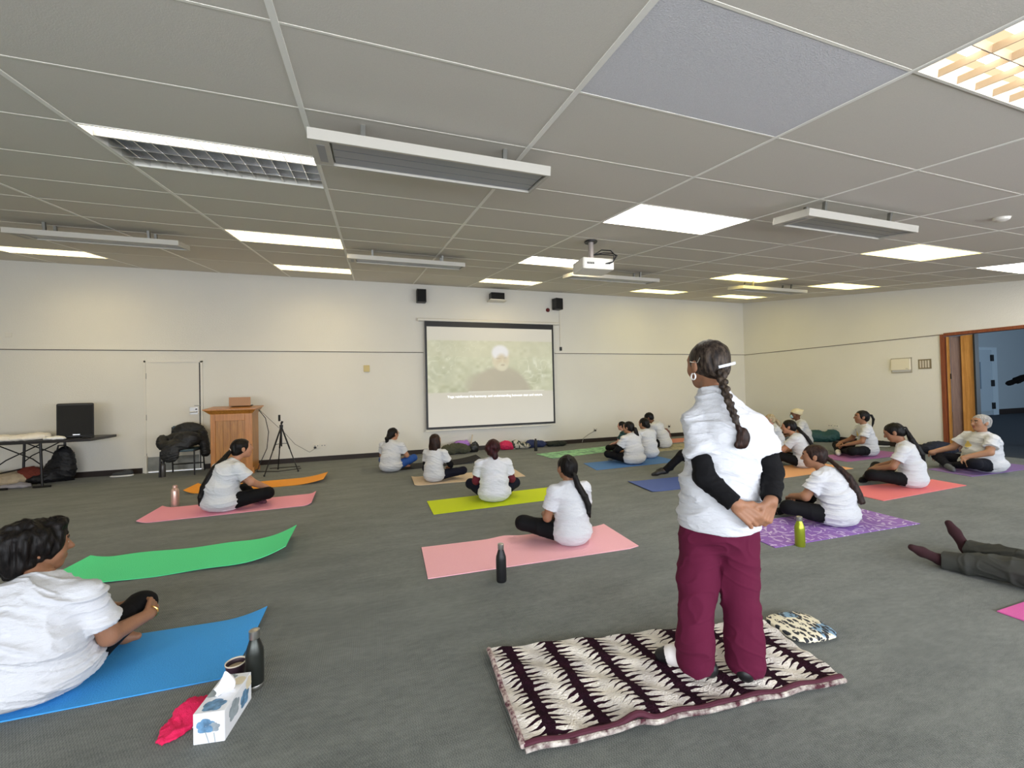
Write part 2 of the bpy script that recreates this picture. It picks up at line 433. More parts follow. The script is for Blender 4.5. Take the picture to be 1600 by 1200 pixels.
# the hall beyond the opening
HX = 27.
struct('floor_hall', MB().box(WX+.12, HX, -2, 9.15, -.1, 0), M_HALLFLOOR)
struct('wall_hall', MB().box(WX+.12, HX, 9.15, 9.3, 0, 4.4).box(HX, HX+.15, -2, 9.3, 0, 4.4), M_HALLWALL)
struct('wall_hall_near', MB().box(WX+.12, HX, -2.15, -2, 0, .6).box(WX+.12, HX, -2.15, -2, 3.2, 4.4).box(WX+.12, 13.5, -2.15, -2, .6, 3.2).box(22.5, HX, -2.15, -2, .6, 3.2)
       .box(WX+.02, WX+.12, -2, OY0, 0, 4.4).box(WX+.1, WX+.13, OY1, 9.2, 0, 4.4).box(WX+.1, WX+.13, OY0, OY1, OZ, 4.4), M_HALLWALL)
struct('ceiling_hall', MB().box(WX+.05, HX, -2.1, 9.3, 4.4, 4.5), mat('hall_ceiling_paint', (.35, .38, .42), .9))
struct('baseboard_hall', MB().box(18.0, 21.1, 9.12, 9.15, 0, .2).box(22.55, HX, 9.12, 9.15, 0, .2), M_BASEB)
hd = empty('door_3', (0, 0, 0)); hd['kind'] = 'structure'
MB().box(20.2, 22.2, 9.1, 9.16, .16, 2.45).build('door_panel', mat('hall_door_paint', (.46, .56, .64), .5), hd)
MB().box(22.2, 22.55, 9.09, 9.16, 0, 2.45).box(20.0, 20.2, 9.09, 9.16, 0, 2.45).box(20.0, 22.55, 9.09, 9.16, 2.45, 2.55).build('door_frame', mat('hall_door_frame', (.55, .66, .74), .5), hd)
MB().box(21.15, 21.45, 9.08, 9.11, 1.0, 2.0).build('door_glass', mat('hall_door_glass', (.15, .22, .3), .15), hd)
for z in (.35, 1.2, 2.15): MB().box(22.12, 22.28, 9.06, 9.1, z-.12, z+.12).build('hinge', M_BLACK, hd)

# ================================================================ CEILING FIXTURES
def emis(name, col, st):
    m = bpy.data.materials.new(name); m.use_nodes = True; nt = m.node_tree; nt.nodes.remove(nt.nodes['Principled BSDF'])
    e = nt.nodes.new('ShaderNodeEmission'); e.inputs[0].default_value = (*col, 1); e.inputs[1].default_value = st
    nt.links.new(e.outputs[0], nt.nodes['Material Output'].inputs[0]); return m
E_WARM = emis('lit_diffuser_warm', *PANEL['warm']); E_COOL = emis('lit_diffuser_white', *PANEL['cool']); E_NEAR = emis('lit_diffuser_near', *PANEL['near'])
t = NT('lit_diffuser_striped'); v = t.obj(); _, y, _ = t.xyz(v)
s_ = t.math('SINE', t.math('MULTIPLY', y, 2*PI/.15)); t.put(t.b.inputs['Emission Color'], (1, .82, .24)); t.base((.8, .75, .5))
t.put(t.b.inputs['Emission Strength'], t.math('MULTIPLY_ADD', s_, .5, 2.9)); E_STRIPE = t.m
M_TROFF = mat('troffer_white', (.8, .78, .7), .4)
M_LOUV = mat('louvre_aluminium', (.80, .80, .80), .22, 1)
M_LOUVW = mat('louvre_satin', (.85, .84, .78), .5, .2)
M_FIN = mat('fin_bronze_grey', (.42, .34, .26), .5, .3)
M_UNLIT = mat('unlit_reflector', (.28, .30, .33), .3, .7)
def troffer(i, j, style, label):
    x, y = XI+1.2*i+.6, YJ+.6*j+.3
    r = empty('ceiling_light'); r.matrix_world = ceil_frame(x, y)
    tag(r, label, 'ceiling light', 'recessed lights in the sloping ceiling')
    a, b, h = .585, .29*L_, .09
    hs = MB()
    for (x0, x1, y0, y1) in ((-a-.013, -a, -b, b), (a, a+.013, -b, b), (-a-.013, a+.013, -b-.012, -b), (-a-.013, a+.013, b, b+.012)): hs.box(x0, x1, y0, y1, -.004, h)
    hs.box(-a, a, -b, b, h, h+.01); hs.build('housing', M_TROFF, r)
    if style in ('plain', 'panel'):
        MB().box(-a, a, -b, b, .004, .012).build('diffuser', E_COOL if style == 'plain' else E_STRIPE, r); return r
    if style == 'tubes_louvre':
        for k in (-.2, -.07, .07, .2):
            MB().tube([(-a+.02, k, .05), (a-.02, k, .05)], .019).build('lamp_tube', E_NEAR, r, smooth=True)
        for k in range(3):
            MB().box(-a, a, -.135+.135*k-.002, -.135+.135*k+.002, .0, .035).build('fin', M_FIN, r)
        for k in range(8): MB().box(-a+(k+1)*2*a/9-.002, -a+(k+1)*2*a/9+.002, -b, b, .0, .03).build('fin', M_FIN, r)
        MB().box(-a, a, -b, b, .08, .085).build('reflector', emis('glowing_reflector', (1, .74, .45), .75), r)  # emits by itself: the tubes' reflected light is put into its colour
        return r
    if style == 'tubes':
        MB().box(-a, a, -b, b, .07, .08).build('reflector', E_WARM, r)  # glowing backing, in place of light bounced from the tubes
        for k in (-.14, .14): MB().tube([(-a+.02, k, .035), (a-.02, k, .035)], .02).build('lamp_tube', E_COOL, r, smooth=True)
        return r
    if style == 'louvre_half':
        MB().box(-a, a, -b, -.155, .035, .045).build('diffuser', E_NEAR, r)
        MB().box(-a, a, -.155, -.15, .0, .05).box(-a, a, -.15, b, .045, .05).build('reflector', M_UNLIT, r)
    else:
        MB().box(-a, a, -b, b, .05, .06).build('diffuser', E_WARM, r)
    lou = MB()
    for k in range(1, 4): lou.box(-a, a, -b+2*b*k/4-.0025, -b+2*b*k/4+.0025, 0, .046)
    for k in range(1, 13): lou.box(-a+2*a*k/13-.002, -a+2*a*k/13+.002, -b, b, .002, .046)
    lou.build('louvre', M_LOUV if style == 'louvre_half' else M_LOUVW, r)
    return r
LT = {(-1, 2): 'large louvred ceiling light with only its near half lit, left of the nearest heater panel',
      (-1, 6): 'bright louvred ceiling light behind the half lit one on the left',
      (-1, 10): 'small louvred ceiling light close to the front wall, left of the screen',
      (-4, 10): 'long bright ceiling light cut by the left edge, beyond the far left heater',
      (2, 2): 'big plain white glowing ceiling panel right of the nearest heater',
      (2, 6): 'warm ceiling light with two bright tubes beside the projector',
      (2, 10): 'narrow ceiling light close to the wall above the projection screen',
      (5, 2): 'yellow striped ceiling panel right behind the right hand heater',
      (5, 6): 'yellow ceiling panel left of the small far right heater',
      (5, 10): 'thin yellow ceiling panel close to the wall, right of the projector',
      (7, 2): 'white glowing ceiling panel cut by the right edge above the folding door',
      (7, 6): 'yellow ceiling panel near the right wall, behind the far right corner heater',
      (7, 10): 'thin yellow ceiling panel in the far right corner under a heater',
      (2, -2): 'brilliant ceiling light with tubes and fins cut by the top right corner',
      (-4, 2): 'louvred ceiling light on the far left side, nearest row', (-4, 6): 'louvred ceiling light on the far left side, middle row'}
for i, j, st in LAMPS: troffer(i, j, st, LT[(i, j)])

M_HEATW = mat('heater_case_white', (.52, .495, .43), .5)
M_HEATG = mat('heater_grey_face', (.26, .28, .32), .35, .5)
def heater(x0, x1, y0, y1, dz, label):
    """radiant panel hung parallel to the ceiling; dz = drop of its underside"""
    xc, yc = (x0+x1)/2, (y0+y1)/2; hl, hw = (x1-x0)/2, (y1-y0)/2*L_
    r = empty('radiant_heater'); r.matrix_world = ceil_frame(xc, yc); tag(r, label, 'heater', 'radiant heater panels hung under the ceiling')
    t_ = .055
    mb = MB().box(-hl, hl, -hw, -hw+.02, -dz, -dz+t_).box(-hl, hl, hw-.02, hw, -dz, -dz+t_).box(-hl, -hl+.10, -hw+.02, hw-.02, -dz, -dz+t_).box(hl-.02, hl, -hw+.02, hw-.02, -dz, -dz+t_)
    mb.box(-hl+.10, hl-.02, -hw+.02, hw-.02, -dz+.03, -dz+t_); mb.build('case', M_HEATW, r, bevel=.002)
    f = MB()
    for k in range(3):
        a = -hw+.025+k*(2*hw-.05)/3; f.box(-hl+.11, hl-.03, a+.003, a+(2*hw-.05)/3-.003, -dz+.012, -dz+.03)
    f.build('heating_face', M_HEATG, r)
    MB().box(-hl+.035, -hl+.075, -hw+.06, hw-.06, -dz-.001, -dz+.002).build('rating_plate', M_GREYPL, r)
    for sx in (-.6, .6):
        for sy in (-.5, .5): MB().box(sx*hl-.012, sx*hl+.012, sy*hw-.012, sy*hw+.012, -dz+t_, 0).build('bracket', M_STEELD, r)
    return r
heater(-.285, 1.035, 2.24, 2.58, .14, 'nearest white heater panel with grey slatted face, right of the half lit light')
heater(3.13, 4.42, 2.2, 2.5, .15, 'white heater panel hung on the right side, before the yellow striped light')
heater(-3.55, -2.05, 5.62, 5.95, .15, 'heater panel at the far left above the left edge of the front wall')
heater(-.27, 1.27, 5.68, 6.02, .14, 'slim heater panel left of the screen wall speakers')
heater(2.95, 4.55, 5.7, 6.05, .15, 'slim heater panel just behind the projector')
heater(6.35, 7.95, 5.7, 6.05, .15, 'far heater panel toward the right corner of the room')

# projector
PY = 4.15; px_, pz_ = 2.40, cz(PY)
r = empty('projector', (px_, PY, pz_), -.05); tag(r, 'white projector with black cables hung from the ceiling near the middle', 'projector')
MB().box(-.19, .19, -.14, .14, -.36, -.235).build('body', M_WHITE, r, bevel=.015)
MB().box(-.18, .18, -.144, -.138, -.345, -.25).build('connector_panel', mat('pale_grey_panel', (.55, .55, .53), .5), r)
mb = MB()
for k in range(4): mb.box(-.14+.022*k, -.125+.022*k, -.147, -.143, -.31, -.29)
mb.build('port', M_BLACK, r)
MB().tube([(0, .14, -.30), (0, .165, -.30)], .04, 16).build('lens', M_BLACK, r, smooth=True)
MB().tube([(-.02, 0, -.225), (-.02, 0, .02)], .03, 14).box(-.1, .08, -.02, .02, -.237, -.225).build('mount', mat('mount_grey', (.45, .40, .37), .4, .4), r, smooth=True)
MB().lathe([(.07, -.012), (.075, 0), (.07, .004)], (-.02, 0, -.012)).build('ceiling_plate', M_BLACKM, r, smooth=True)
for dx, k in ((0, 0), (.02, .03), (-.02, .05)):
    MB().tube([(.0, -.02, -.17), (.08+dx, -.06, -.12-k), (.16+dx, -.12, -.14-k), (.19+dx, -.17, -.21), (.16, -.17, -.28), (.10+dx, -.145, -.30)], .006, 8).build('cable', M_BLACK, r, smooth=True)
r = tag(MB().lathe([(.055, -.0), (.05, -.02), (.03, -.032), (.005, -.034)]).build('smoke_detector', M_WHITE, smooth=True), 'small round white smoke detector on the ceiling at far right', 'smoke detector')
r.matrix_world = ceil_frame(5.14, 2.01)

# ================================================================ FRONT WALL
SX0, SX1, SY = 1.11, 4.17, D-.10
def scr(x, z): return (x, SY, z)
r = empty('projection_screen', (0, 0, 0)); tag(r, 'pull down projection screen with black border showing a film, on the front wall', 'projection screen')
zt, zb = 2.78, .53
MB().box(SX0, SX1, SY-.002, SY+.004, zb, zt+.09).build('black_border', M_BLACK, r)
# projected picture: woven from a fine grid of coloured cells
gx, gz = 150, 108
xs = np.linspace(SX0+.045, SX1-.045, gx+1); zs = np.linspace(zb+.045, zt, gz+1)
Xg, Zg = np.meshgrid(xs, zs); U = (Xg-xs[0])/(xs[-1]-xs[0]); W = (Zg-zs[0])/(zs[-1]-zs[0])
def nz(fx, fz, ph): return vnoise(np.stack([U.ravel()*fx+ph, W.ravel()*fz, np.full(U.size, ph)], 1)).reshape(U.shape)
base = np.empty(U.shape+(3,)); base[:] = (.66, .63, .54)
low = np.clip((.36-W)/.36, 0, 1)[..., None]; base = base*(1-low*.0)+low*np.array([.08, .08, .10])
film = ((W > .335) & (W < .87))
n1 = nz(9, 6, 1)+.6*nz(22, 14, 4); n2 = nz(34, 30, 9)*nz(8, 8, 3); n3 = np.maximum(0, 1-np.abs(nz(26, 22, 6))*7)*np.maximum(0, nz(6, 5, 2)+.2)
sc = np.empty_like(base); sc[:] = (.52, .56, .36); sc += n1[..., None]*np.array([.10, .09, .07])+(n2*.22)[..., None]+(n3*.34)[..., None]
sky = (W > .70)[..., None]; sc = np.where(sky, sc*.6+np.array([.62, .60, .40])*.4, sc)
def ellm(u, w, a, b, soft=.15): return np.clip((1-np.sqrt(((U-u)/a)**2+((W-w)/b)**2))/soft, 0, 1)[..., None]
def lay(m, c): 
    global sc
    sc = sc*(1-m)+np.array(c)*m
lay(ellm(.56, .26, .27, .36, .12), (.36, .32, .23)); lay(ellm(.40, .40, .14, .16, .3)*.6, (.40, .35, .25))
lay(ellm(.565, .68, .078, .135, .2), (.70, .62, .42)); lay(ellm(.56, .745, .078, .09, .3), (.90, .92, 1.0)); lay(ellm(.57, .665, .055, .085, .5), (.62, .50, .32))
lay(ellm(.575, .60, .05, .055, .4), (.74, .70, .50)); lay(ellm(.58, .615, .022, .014, .5), (.40, .31, .20))
lay(ellm(.545, .685, .024, .010, .5), (.34, .27, .18)); lay(ellm(.60, .69, .018, .010, .5), (.48, .42, .30)); lay(ellm(.578, .655, .01, .03, .6), (.74, .66, .45))
base = np.where(film[..., None], sc, base)
ln = (np.abs(W-.337-.004*U) < .0045) & (U > .30) & (U < .92); base[ln] = (.85, .86, .74)
me = bpy.data.meshes.new('projected_picture'); idx = np.arange((gx+1)*(gz+1)).reshape(gz+1, gx+1)
Fq = np.stack([idx[:-1, :-1], idx[:-1, 1:], idx[1:, 1:], idx[1:, :-1]], -1).reshape(-1, 4)
me.from_pydata([(a, SY-.004, b) for a, b in zip(Xg.ravel(), Zg.ravel())], [], Fq.tolist())
ca = me.color_attributes.new('film', 'FLOAT_COLOR', 'POINT'); ca.data.foreach_set('color', np.concatenate([np.clip(base, 0, 1).reshape(-1, 3), np.ones((U.size, 1))], 1).astype(np.float32).ravel())
t = NT('lit_screen'); a_ = t.n('ShaderNodeAttribute'); a_.attribute_name = 'film'
t.base((.36, .35, .31)); t.rough(.9); t.l(a_.outputs['Color'], t.b.inputs['Emission Color']); t.b.inputs['Emission Strength'].default_value = .34
me.materials.append(t.m); o = link(bpy.data.objects.new('projected_picture', me), r)
cu = bpy.data.curves.new('subtitle', 'FONT'); cu.body = 'Yoga reinforces the harmony, and understanding between man and nature.'; cu.size = .075; cu.extrude = .001; cu.align_x = 'CENTER'; cu.offset = .0006
dg_ = bpy.context.evaluated_depsgraph_get(); tmp = bpy.data.objects.new('subtitle_text', cu); COL.objects.link(tmp); dg_.update()
sm_ = bpy.data.meshes.new_from_object(tmp.evaluated_get(dg_)); bpy.data.objects.remove(tmp); sm_.materials.clear()
so = bpy.data.objects.new('subtitle', sm_); so.location = (1.11+3.06*.525, SY-.006, 1.205); so.rotation_euler = (PI/2, 0, 0); link(so, r)
sm_.materials.append(emis('subtitle_light', (1, 1, .96), 1.0))
MB().tube([(.97, SY+.02, 2.93), (4.33, SY+.02, 2.93)], .037, 16).build('roller_case', M_WHITE, r, smooth=True)
for x in (1.0, 4.28): MB().box(x-.015, x+.015, SY+.02, D, 2.90, 2.96).build('bracket', M_WHITE, r)
MB().box(SX0-.02, SX1+.02, SY-.012, SY+.012, zb-.045, zb-.015).build('bottom_bar', M_WHITE, r, bevel=.004)
MB().box(SX0, SX1, SY-.003, SY+.003, zt+.085, 2.9).build('top_band', M_BLACK, r)
r = empty('screen_switch', (4.40, D-.01, 2.33)); tag(r, 'black hand switch hanging on a white conduit right of the screen', 'switch')
MB().box(-.028, .028, -.02, .01, -.045, .045).build('switch_body', M_BLACK, r, bevel=.004)
MB().box(-.016, .016, -.012, .008, .045, 1.06).build('conduit', M_WHITE, r)

def wall_speaker(x, z, w, h, d, label, tiltz=0, shelf=False):
    r = empty('wall_speaker', (x, D, z), tiltz); tag(r, label, 'speaker', 'small black speakers high on the front wall')
    MB().box(-w/2, w/2, -d-.03, -.03, -h/2, h/2).build('cabinet', M_BLACK, r, bevel=.01)
    MB().box(-w/2+.012, w/2-.012, -d-.036, -d-.03, -h/2+.012, h/2-.012).build('grille', mat('speaker_cloth', (.012, .012, .012), .9, bump=.6, bscale=300), r)
    MB().box(-.03, .03, -.04, -.001, -.03, .03).build('bracket', M_BLACKM, r)
    if shelf: MB().box(-.2, .2, -.30, -.001, -h/2-.03, -h/2-.008).build('shelf', M_WHITE, r, bevel=.003)
    return r
wall_speaker(1.05, 3.43, .20, .28, .18, 'black speaker high on the wall, left of the screen')
wall_speaker(2.76, 3.50, .32, .16, .2, 'wide black speaker on a white shelf above the middle of the screen', 0, True)
wall_speaker(4.27, 3.40, .20, .27, .18, 'black speaker high on the wall above the right end of the screen', .2)
tag(MB().lathe([(.045, 0), (.05, .02), (.03, .05)]).build('alarm_bell', mat('dark_red_plastic', (.12, .005, .006), .4), smooth=True, loc=(4.08, D-.001, 3.27)), 'small dark red alarm beside the right hand wall speaker', 'alarm').rotation_euler = (PI/2, 0, 0)
tag(MB().box(-.06, .06, -.03, 0, -.07, .07).build('thermostat', mat('yellowed_plastic', (.62, .50, .22), .5), bevel=.006, loc=(-.095, D-.001, 1.87)), 'small yellowed box on the wall left of the screen', 'wall box')
def outlet(loc, rz, label, plug=False):
    r = empty('wall_outlet', loc, rz); tag(r, label, 'outlet', 'white power outlets on the walls')
    MB().box(-.06, .06, -.012, 0, -.045, .045).build('face_plate', M_WHITE, r, bevel=.003)
    MB().box(-.035, -.015, -.014, -.011, .0, .022).box(.015, .035, -.014, -.011, .0, .022).build('rocker', M_GREYPL, r)
    if plug: MB().box(-.045, .0, -.045, -.011, -.04, -.002).build('plug', M_BLACK, r, bevel=.004)
outlet((-1.08, D-.001, .30), 0, 'white power outlet with a black plug on the wall right of the tripod', True)
outlet((-.95, D-.001, .30), 0, 'plain white outlet beside the plugged one right of the tripod')
outlet((5.31, D-.001, .31), 0, 'white outlet with a lead on the wall right of the screen', True)
outlet((7.55, D-.001, .30), 0, 'white outlet low on the front wall beyond the leaning man', True)
outlet((WX-.001, 6.93, .33), -PI/2, 'left one of the pair of outlets on the right wall above the teal bag')
outlet((WX-.001, 6.80, .33), -PI/2, 'right one of the pair of outlets on the right wall above the teal bag')
tag(MB().box(-.04, .04, -.014, 0, -.04, .04).build('wall_plate', M_WHITE, bevel=.003, loc=(-5.74, D-.001, 2.46)), 'small white plate high on the front wall at far left', 'wall plate')
MBc = MB().tube([(5.27, D-.04, .28), (5.1, D-.03, .20), (4.95, D-.04, .12), (4.9, D-.05, .02)], .006, 8)
tag(MBc.build('power_lead', M_GREYPL, smooth=True), 'thin grey lead hanging from the outlet right of the screen', 'cable')

# right wall things
r = empty('notice_board', (WX-.001, 5.50, 1.675), -PI/2); tag(r, 'small cream wall heater control box in a thin grey frame left of the folding door', 'control box')
MB().box(-.16, .16, -.05, 0, -.10, .13).build('case', mat('cream_plastic', (.80, .74, .58), .5), r, bevel=.006)
MB().box(-.175, .175, -.012, 0, -.16, -.135).box(-.175, -.163, -.012, 0, -.135, .145).box(.163, .175, -.012, 0, -.135, .145).box(-.175, .175, -.012, 0, .135, .147).build('surround', mat('putty_grey', (.42, .38, .30), .6), r)
MB().box(.09, .13, -.053, -.049, -.075, -.068).build('maker_mark', M_GREYPL, r)
r = empty('switch_panel', (WX-.001, 5.12, 1.68), -PI/2); tag(r, 'brass coloured plate with four light switches beside the folding door', 'switch panel')
MB().box(-.10, .10, -.008, 0, -.10, .09).build('face_plate', mat('bronze_plate', (.30, .25, .16), .4, .6), r)
for k in range(4): MB().box(-.078+.042*k, -.054+.042*k, -.016, -.007, -.075, .065).build('rocker', mat('cream_rocker', (.62, .56, .46), .4), r)

# ================================================================ FURNITURE AGAINST THE FRONT WALL
# lectern
r = empty('lectern', (-2.30, 8.35, 0)); tag(r, 'honey coloured timber lectern with sloping lip and panelled front, beside the door', 'lectern')
MB().box(-.31, .31, .02, .42, .03, 1.05).build('cabinet', M_LECT, r)
M_LECT2 = wood('honey_timber_light', (.40, .15, .03), (.58, .25, .06), .35)
mb = MB().box(-.31, -.24, -.005, .02, .03, 1.05).box(.20, .31, -.005, .02, .03, 1.05).box(-.24, .20, -.005, .02, .93, 1.05).box(-.24, .20, -.005, .02, .03, .14)
mb.build('front_frame', M_LECT2, r, bevel=.004)
mb = MB()
for k in range(4): mb.box(-.238+.11*k, -.132+.11*k, .008, .022, .14, .93)
mb.build('front_panel', M_LECT, r)
V = [(-.40, -.07, 1.115), (.39, -.07, 1.115), (.39, .46, 1.15), (-.40, .46, 1.15)]
mb = MB().add(V+[(a, b, c+.022) for a, b, c in V], [(0, 3, 2, 1), (4, 5, 6, 7), (0, 1, 5, 4), (1, 2, 6, 5), (2, 3, 7, 6), (3, 0, 4, 7)]); mb.build('top_board', M_LECT2, r)
V = [(-.32, -.005, 1.05), (.32, -.005, 1.05), (.32, .42, 1.05), (-.32, .42, 1.05), (-.39, -.06, 1.115), (.38, -.06, 1.115), (.38, .45, 1.15), (-.39, .45, 1.15)]
MB().add(V, [(0, 3, 2, 1), (4, 5, 6, 7), (0, 1, 5, 4), (1, 2, 6, 5), (2, 3, 7, 6), (3, 0, 4, 7)]).build('moulding', M_LECT, r)
MB().box(-.29, .29, .05, .38, 0, .03).build('plinth', M_BASEB, r)
for sy in (.0, .36): MB().box(.255, .33, sy, sy+.06, 0, .10).build('foot_block', M_LECT2, r)
r = empty('laptop', (-2.235, 8.60, 1.176), .05); tag(r, 'brown backed laptop standing open on top of the lectern', 'laptop')
M_CARD = mat('tan_lid', (.42, .22, .10), .5)
MB().box(-.165, .165, -.012, .0, .0, .155).build('lid', M_CARD, r, bevel=.004)
MB().box(-.165, .165, .0, .21, -.002, .014).build('keyboard_base', M_BLACKM, r, bevel=.003)
# two leads from the lectern
r = MB().tube([(-1.91, 8.45, 1.10), (-1.80, 8.42, .95), (-1.76, 8.45, .7), (-1.80, 8.5, .4), (-1.92, 8.5, .12), (-1.95, 8.45, .008), (-1.6, 8.3, .008), (-1.25, 8.45, .008), (-1.3, 8.7, .008), (-1.8, 8.7, .008)], .007, 8).build('audio_cable', M_BLACK, smooth=True)
tag(r, 'black cable falling from the lectern top and looping on the carpet', 'cable')
r = MB().tube([(-1.91, 8.5, 1.10), (-1.80, 8.7, .92), (-1.6, 9.0, .62), (-1.45, 9.15, .38), (-1.2, 9.2, .2), (-1.1, 9.2, .26)], .0035, 6).build('power_cable', M_BLACK, smooth=True)
tag(r, 'thin cable sagging from the lectern behind the tripod to the outlet', 'cable')
# tripod
r = empty('tripod', (-1.52, 8.25, 0)); tag(r, 'thin black camera tripod standing right of the lectern', 'tripod')
for a, b in (((-.20, -.34), 0), ((.27, -.09), 0), ((-.12, .32), 0)):
    p0 = Vector((0, 0, .80)); p1 = Vector((a[0], a[1], .012)); m_ = p0.lerp(p1, .5)
    l = MB().tube([p0, m_], .013, 8).tube([m_, p1], .009, 8).build('leg', M_BLACKM, r, smooth=True)
    MB().tube([p1-Vector((0, 0, .01)), p1+Vector((0, 0, .02))], .014, 8).build('rubber_foot', M_BLACK, l, smooth=True)
MB().tube([(0, 0, .45), (0, 0, .86)], .012, 8).build('centre_column', M_BLACKM, r, smooth=True)
MB().tube([(0, 0, .78), (0, 0, .83)], .028, 10).tube([(0, 0, .85), (.02, 0, .89)], .018, 8).build('head', M_BLACKM, r, smooth=True)
MB().tube([(0, 0, .5), (-.07, -.12, .5)], .005, 6).tube([(0, 0, .5), (.1, -.03, .5)], .005, 6).build('spreader', M_BLACKM, r)
tag(MB().box(-.02, .02, -.008, .004, 0, .11).build('mobile_phone', M_BLACK, bevel=.003, loc=(-1.55, 8.25, .895), rz=.9), 'dark phone clipped upright on top of the tripod', 'phone')

# folding table with loudspeaker
TX0, TX1, TY0, TY1, TZ = -6.06, -4.23, 8.40, 9.10, .735
r = empty('folding_table', ((TX0+TX1)/2, (TY0+TY1)/2, 0)); tag(r, 'long black folding trestle table against the wall at far left', 'table')
hx, hy = (TX1-TX0)/2, (TY1-TY0)/2
MB().box(-hx, hx, -hy, hy, TZ-.045, TZ).build('table_top', mat('black_laminate', (.02, .018, .02), .35), r, bevel=.006)
for sx in (-1, 1):
    for sy in (-1, 1):
        x0 = sx*(hx-.66); y0 = sy*(hy-.08)
        l = MB().tube([(x0, y0, TZ-.05), (x0+.02*sx, y0, .03)], .017, 8).build('leg', M_BLACKM, r, smooth=True)
        MB().tube([(x0-.09, y0, .017), (x0+.12, y0, .017)], .017, 8).build('foot_bar', M_BLACKM, l, smooth=True)
        MB().tube([(x0-.5*sx*1.0, y0*.9, TZ-.06), (x0-.10*sx, y0*.95, .45), (x0, y0, .36)], .009, 8).build('brace', M_BLACKM, r, smooth=True)
    MB().tube([(sx*(hx-.66), -hy+.08, .25), (sx*(hx-.66), hy-.08, .25)], .012, 8).build('crossbar', M_BLACKM, r, smooth=True)
r = empty('loudspeaker', (-4.63, 8.82, TZ)); tag(r, 'large black loudspeaker standing on the folding table', 'loudspeaker'); r.rotation_euler = (0, 0, .42)
MB().add([(-.215, -.17, 0), (.215, -.17, 0), (.17, .17, 0), (-.17, .17, 0), (-.215, -.17, .56), (.215, -.17, .56), (.17, .17, .56), (-.17, .17, .56)], [(0, 3, 2, 1), (4, 5, 6, 7), (0, 1, 5, 4), (1, 2, 6, 5), (2, 3, 7, 6), (3, 0, 4, 7)]).build('cabinet', M_BLACK, r, bevel=.02)
MB().box(-.195, .195, -.182, -.168, .035, .53).build('grille', mat('speaker_mesh', (.006, .006, .006), .7, bump=.5, bscale=250), r, bevel=.004)
MB().box(-.03, .05, -.186, -.181, .045, .058).build('badge', mat('silver_badge', (.6, .6, .6), .3, .8), r)
tag(MB().box(-.06, .06, -.04, .04, 0, .035).build('remote_control', M_BLACK, bevel=.006, loc=(-4.34, 8.55, TZ)), 'small black gadget lying at the right end of the folding table', 'gadget')

def folds(amp, f=(9, 9, 22), amp2=0):
    def g(P):
        Q = P.copy(); Q[:, 2] += .25*np.abs(P[:, 0])+.02*np.sin(P[:, 0]*11+P[:, 1]*7)
        a = vnoise(Q*np.array(f)); b = vnoise(Q*np.array(f)*2.1+7.3); c = vnoise(Q*np.array(f)*.55+3.1)
        r = np.maximum(0, 1-3*np.abs(a))**1.5; r2 = np.maximum(0, 1-3.5*np.abs(b))**1.5
        return amp*(1.15*r+.5*r2+.5*c-.55)
    return g
M_CLOTHW = mat('white_cloth', (.86, .82, .74), .9); M_CLOTHB = mat('beige_cloth', (.62, .50, .34), .9, var=.15, vscale=9)
def lump(name, m, pts, label, cat, res=.012, k=.06, amp=.012, f=(14, 14, 22), loc=(0, 0, 0), rz=0, group=None, kids=None):
    o = blob(name, [(k, [ell(c, rr) for c, rr in pts])], res, m, disp=folds(amp, f)); o.location = loc; o.rotation_euler = (0, 0, rz)
    return tag(o, label, cat, group)
lump('folded_cloth', M_CLOTHW, [((-.25, 0, .03), (.33, .16, .06)), ((.05, -.03, .035), (.28, .14, .055)), ((.25, .05, .04), (.16, .12, .07)), ((-.5, 0, .02), (.25, .14, .035))], 'heap of white cloths lying on the folding table beside the loudspeaker', 'cloth', loc=(-5.25, 8.60, TZ))
lump('paper_napkin', mat('bright_white_cloth', (.95, .95, .92), .9), [((0, 0, .02), (.11, .07, .03)), ((.08, -.01, .015), (.08, .05, .025))], 'small bright white cloth crumpled before the loudspeaker', 'cloth', loc=(-4.75, 8.50, TZ), res=.008)
r = blob('backpack', [(.08, [ell((0, 0, .20), (.20, .13, .22)), ell((.04, 0, .42), (.13, .10, .16)), ell((-.22, -.04, .07), (.20, .13, .09))])], .012, mat('black_nylon', (.006, .006, .008), .6), disp=folds(.012))
r.location = (-4.93, 9.00, 0); tag(r, 'black backpack slumped on the floor under the folding table', 'backpack')
MB().tube([(-.02, -.05, .52), (.0, -.06, .60), (.07, -.05, .60), (.09, -.02, .52)], .012, 8).build('carry_loop', _mats['black_nylon'], r, smooth=True)
lump('handbag', mat('rust_red_fabric', (.17, .028, .015), .8), [((0, 0, .13), (.19, .12, .15)), ((.1, 0, .10), (.14, .1, .11))], 'rust red soft bag on the floor under the folding table', 'bag', loc=(-5.30, 8.98, 0))
lump('blanket', M_CLOTHB, [((-.1, 0, .10), (.36, .22, .14)), ((.2, .05, .08), (.26, .18, .14)), ((-.35, -.1, .05), (.3, .22, .1))], 'beige blanket heaped on the floor at the far left under the table', 'blanket', loc=(-5.75, 8.85, 0))
lump('scarf', mat('grey_cloth', (.36, .34, .36), .9), [((0, 0, .03), (.18, .08, .045)), ((.1, .03, .03), (.1, .06, .04))], 'small grey cloth lying before the beige blanket', 'cloth', loc=(-5.30, 8.62, 0), res=.01)
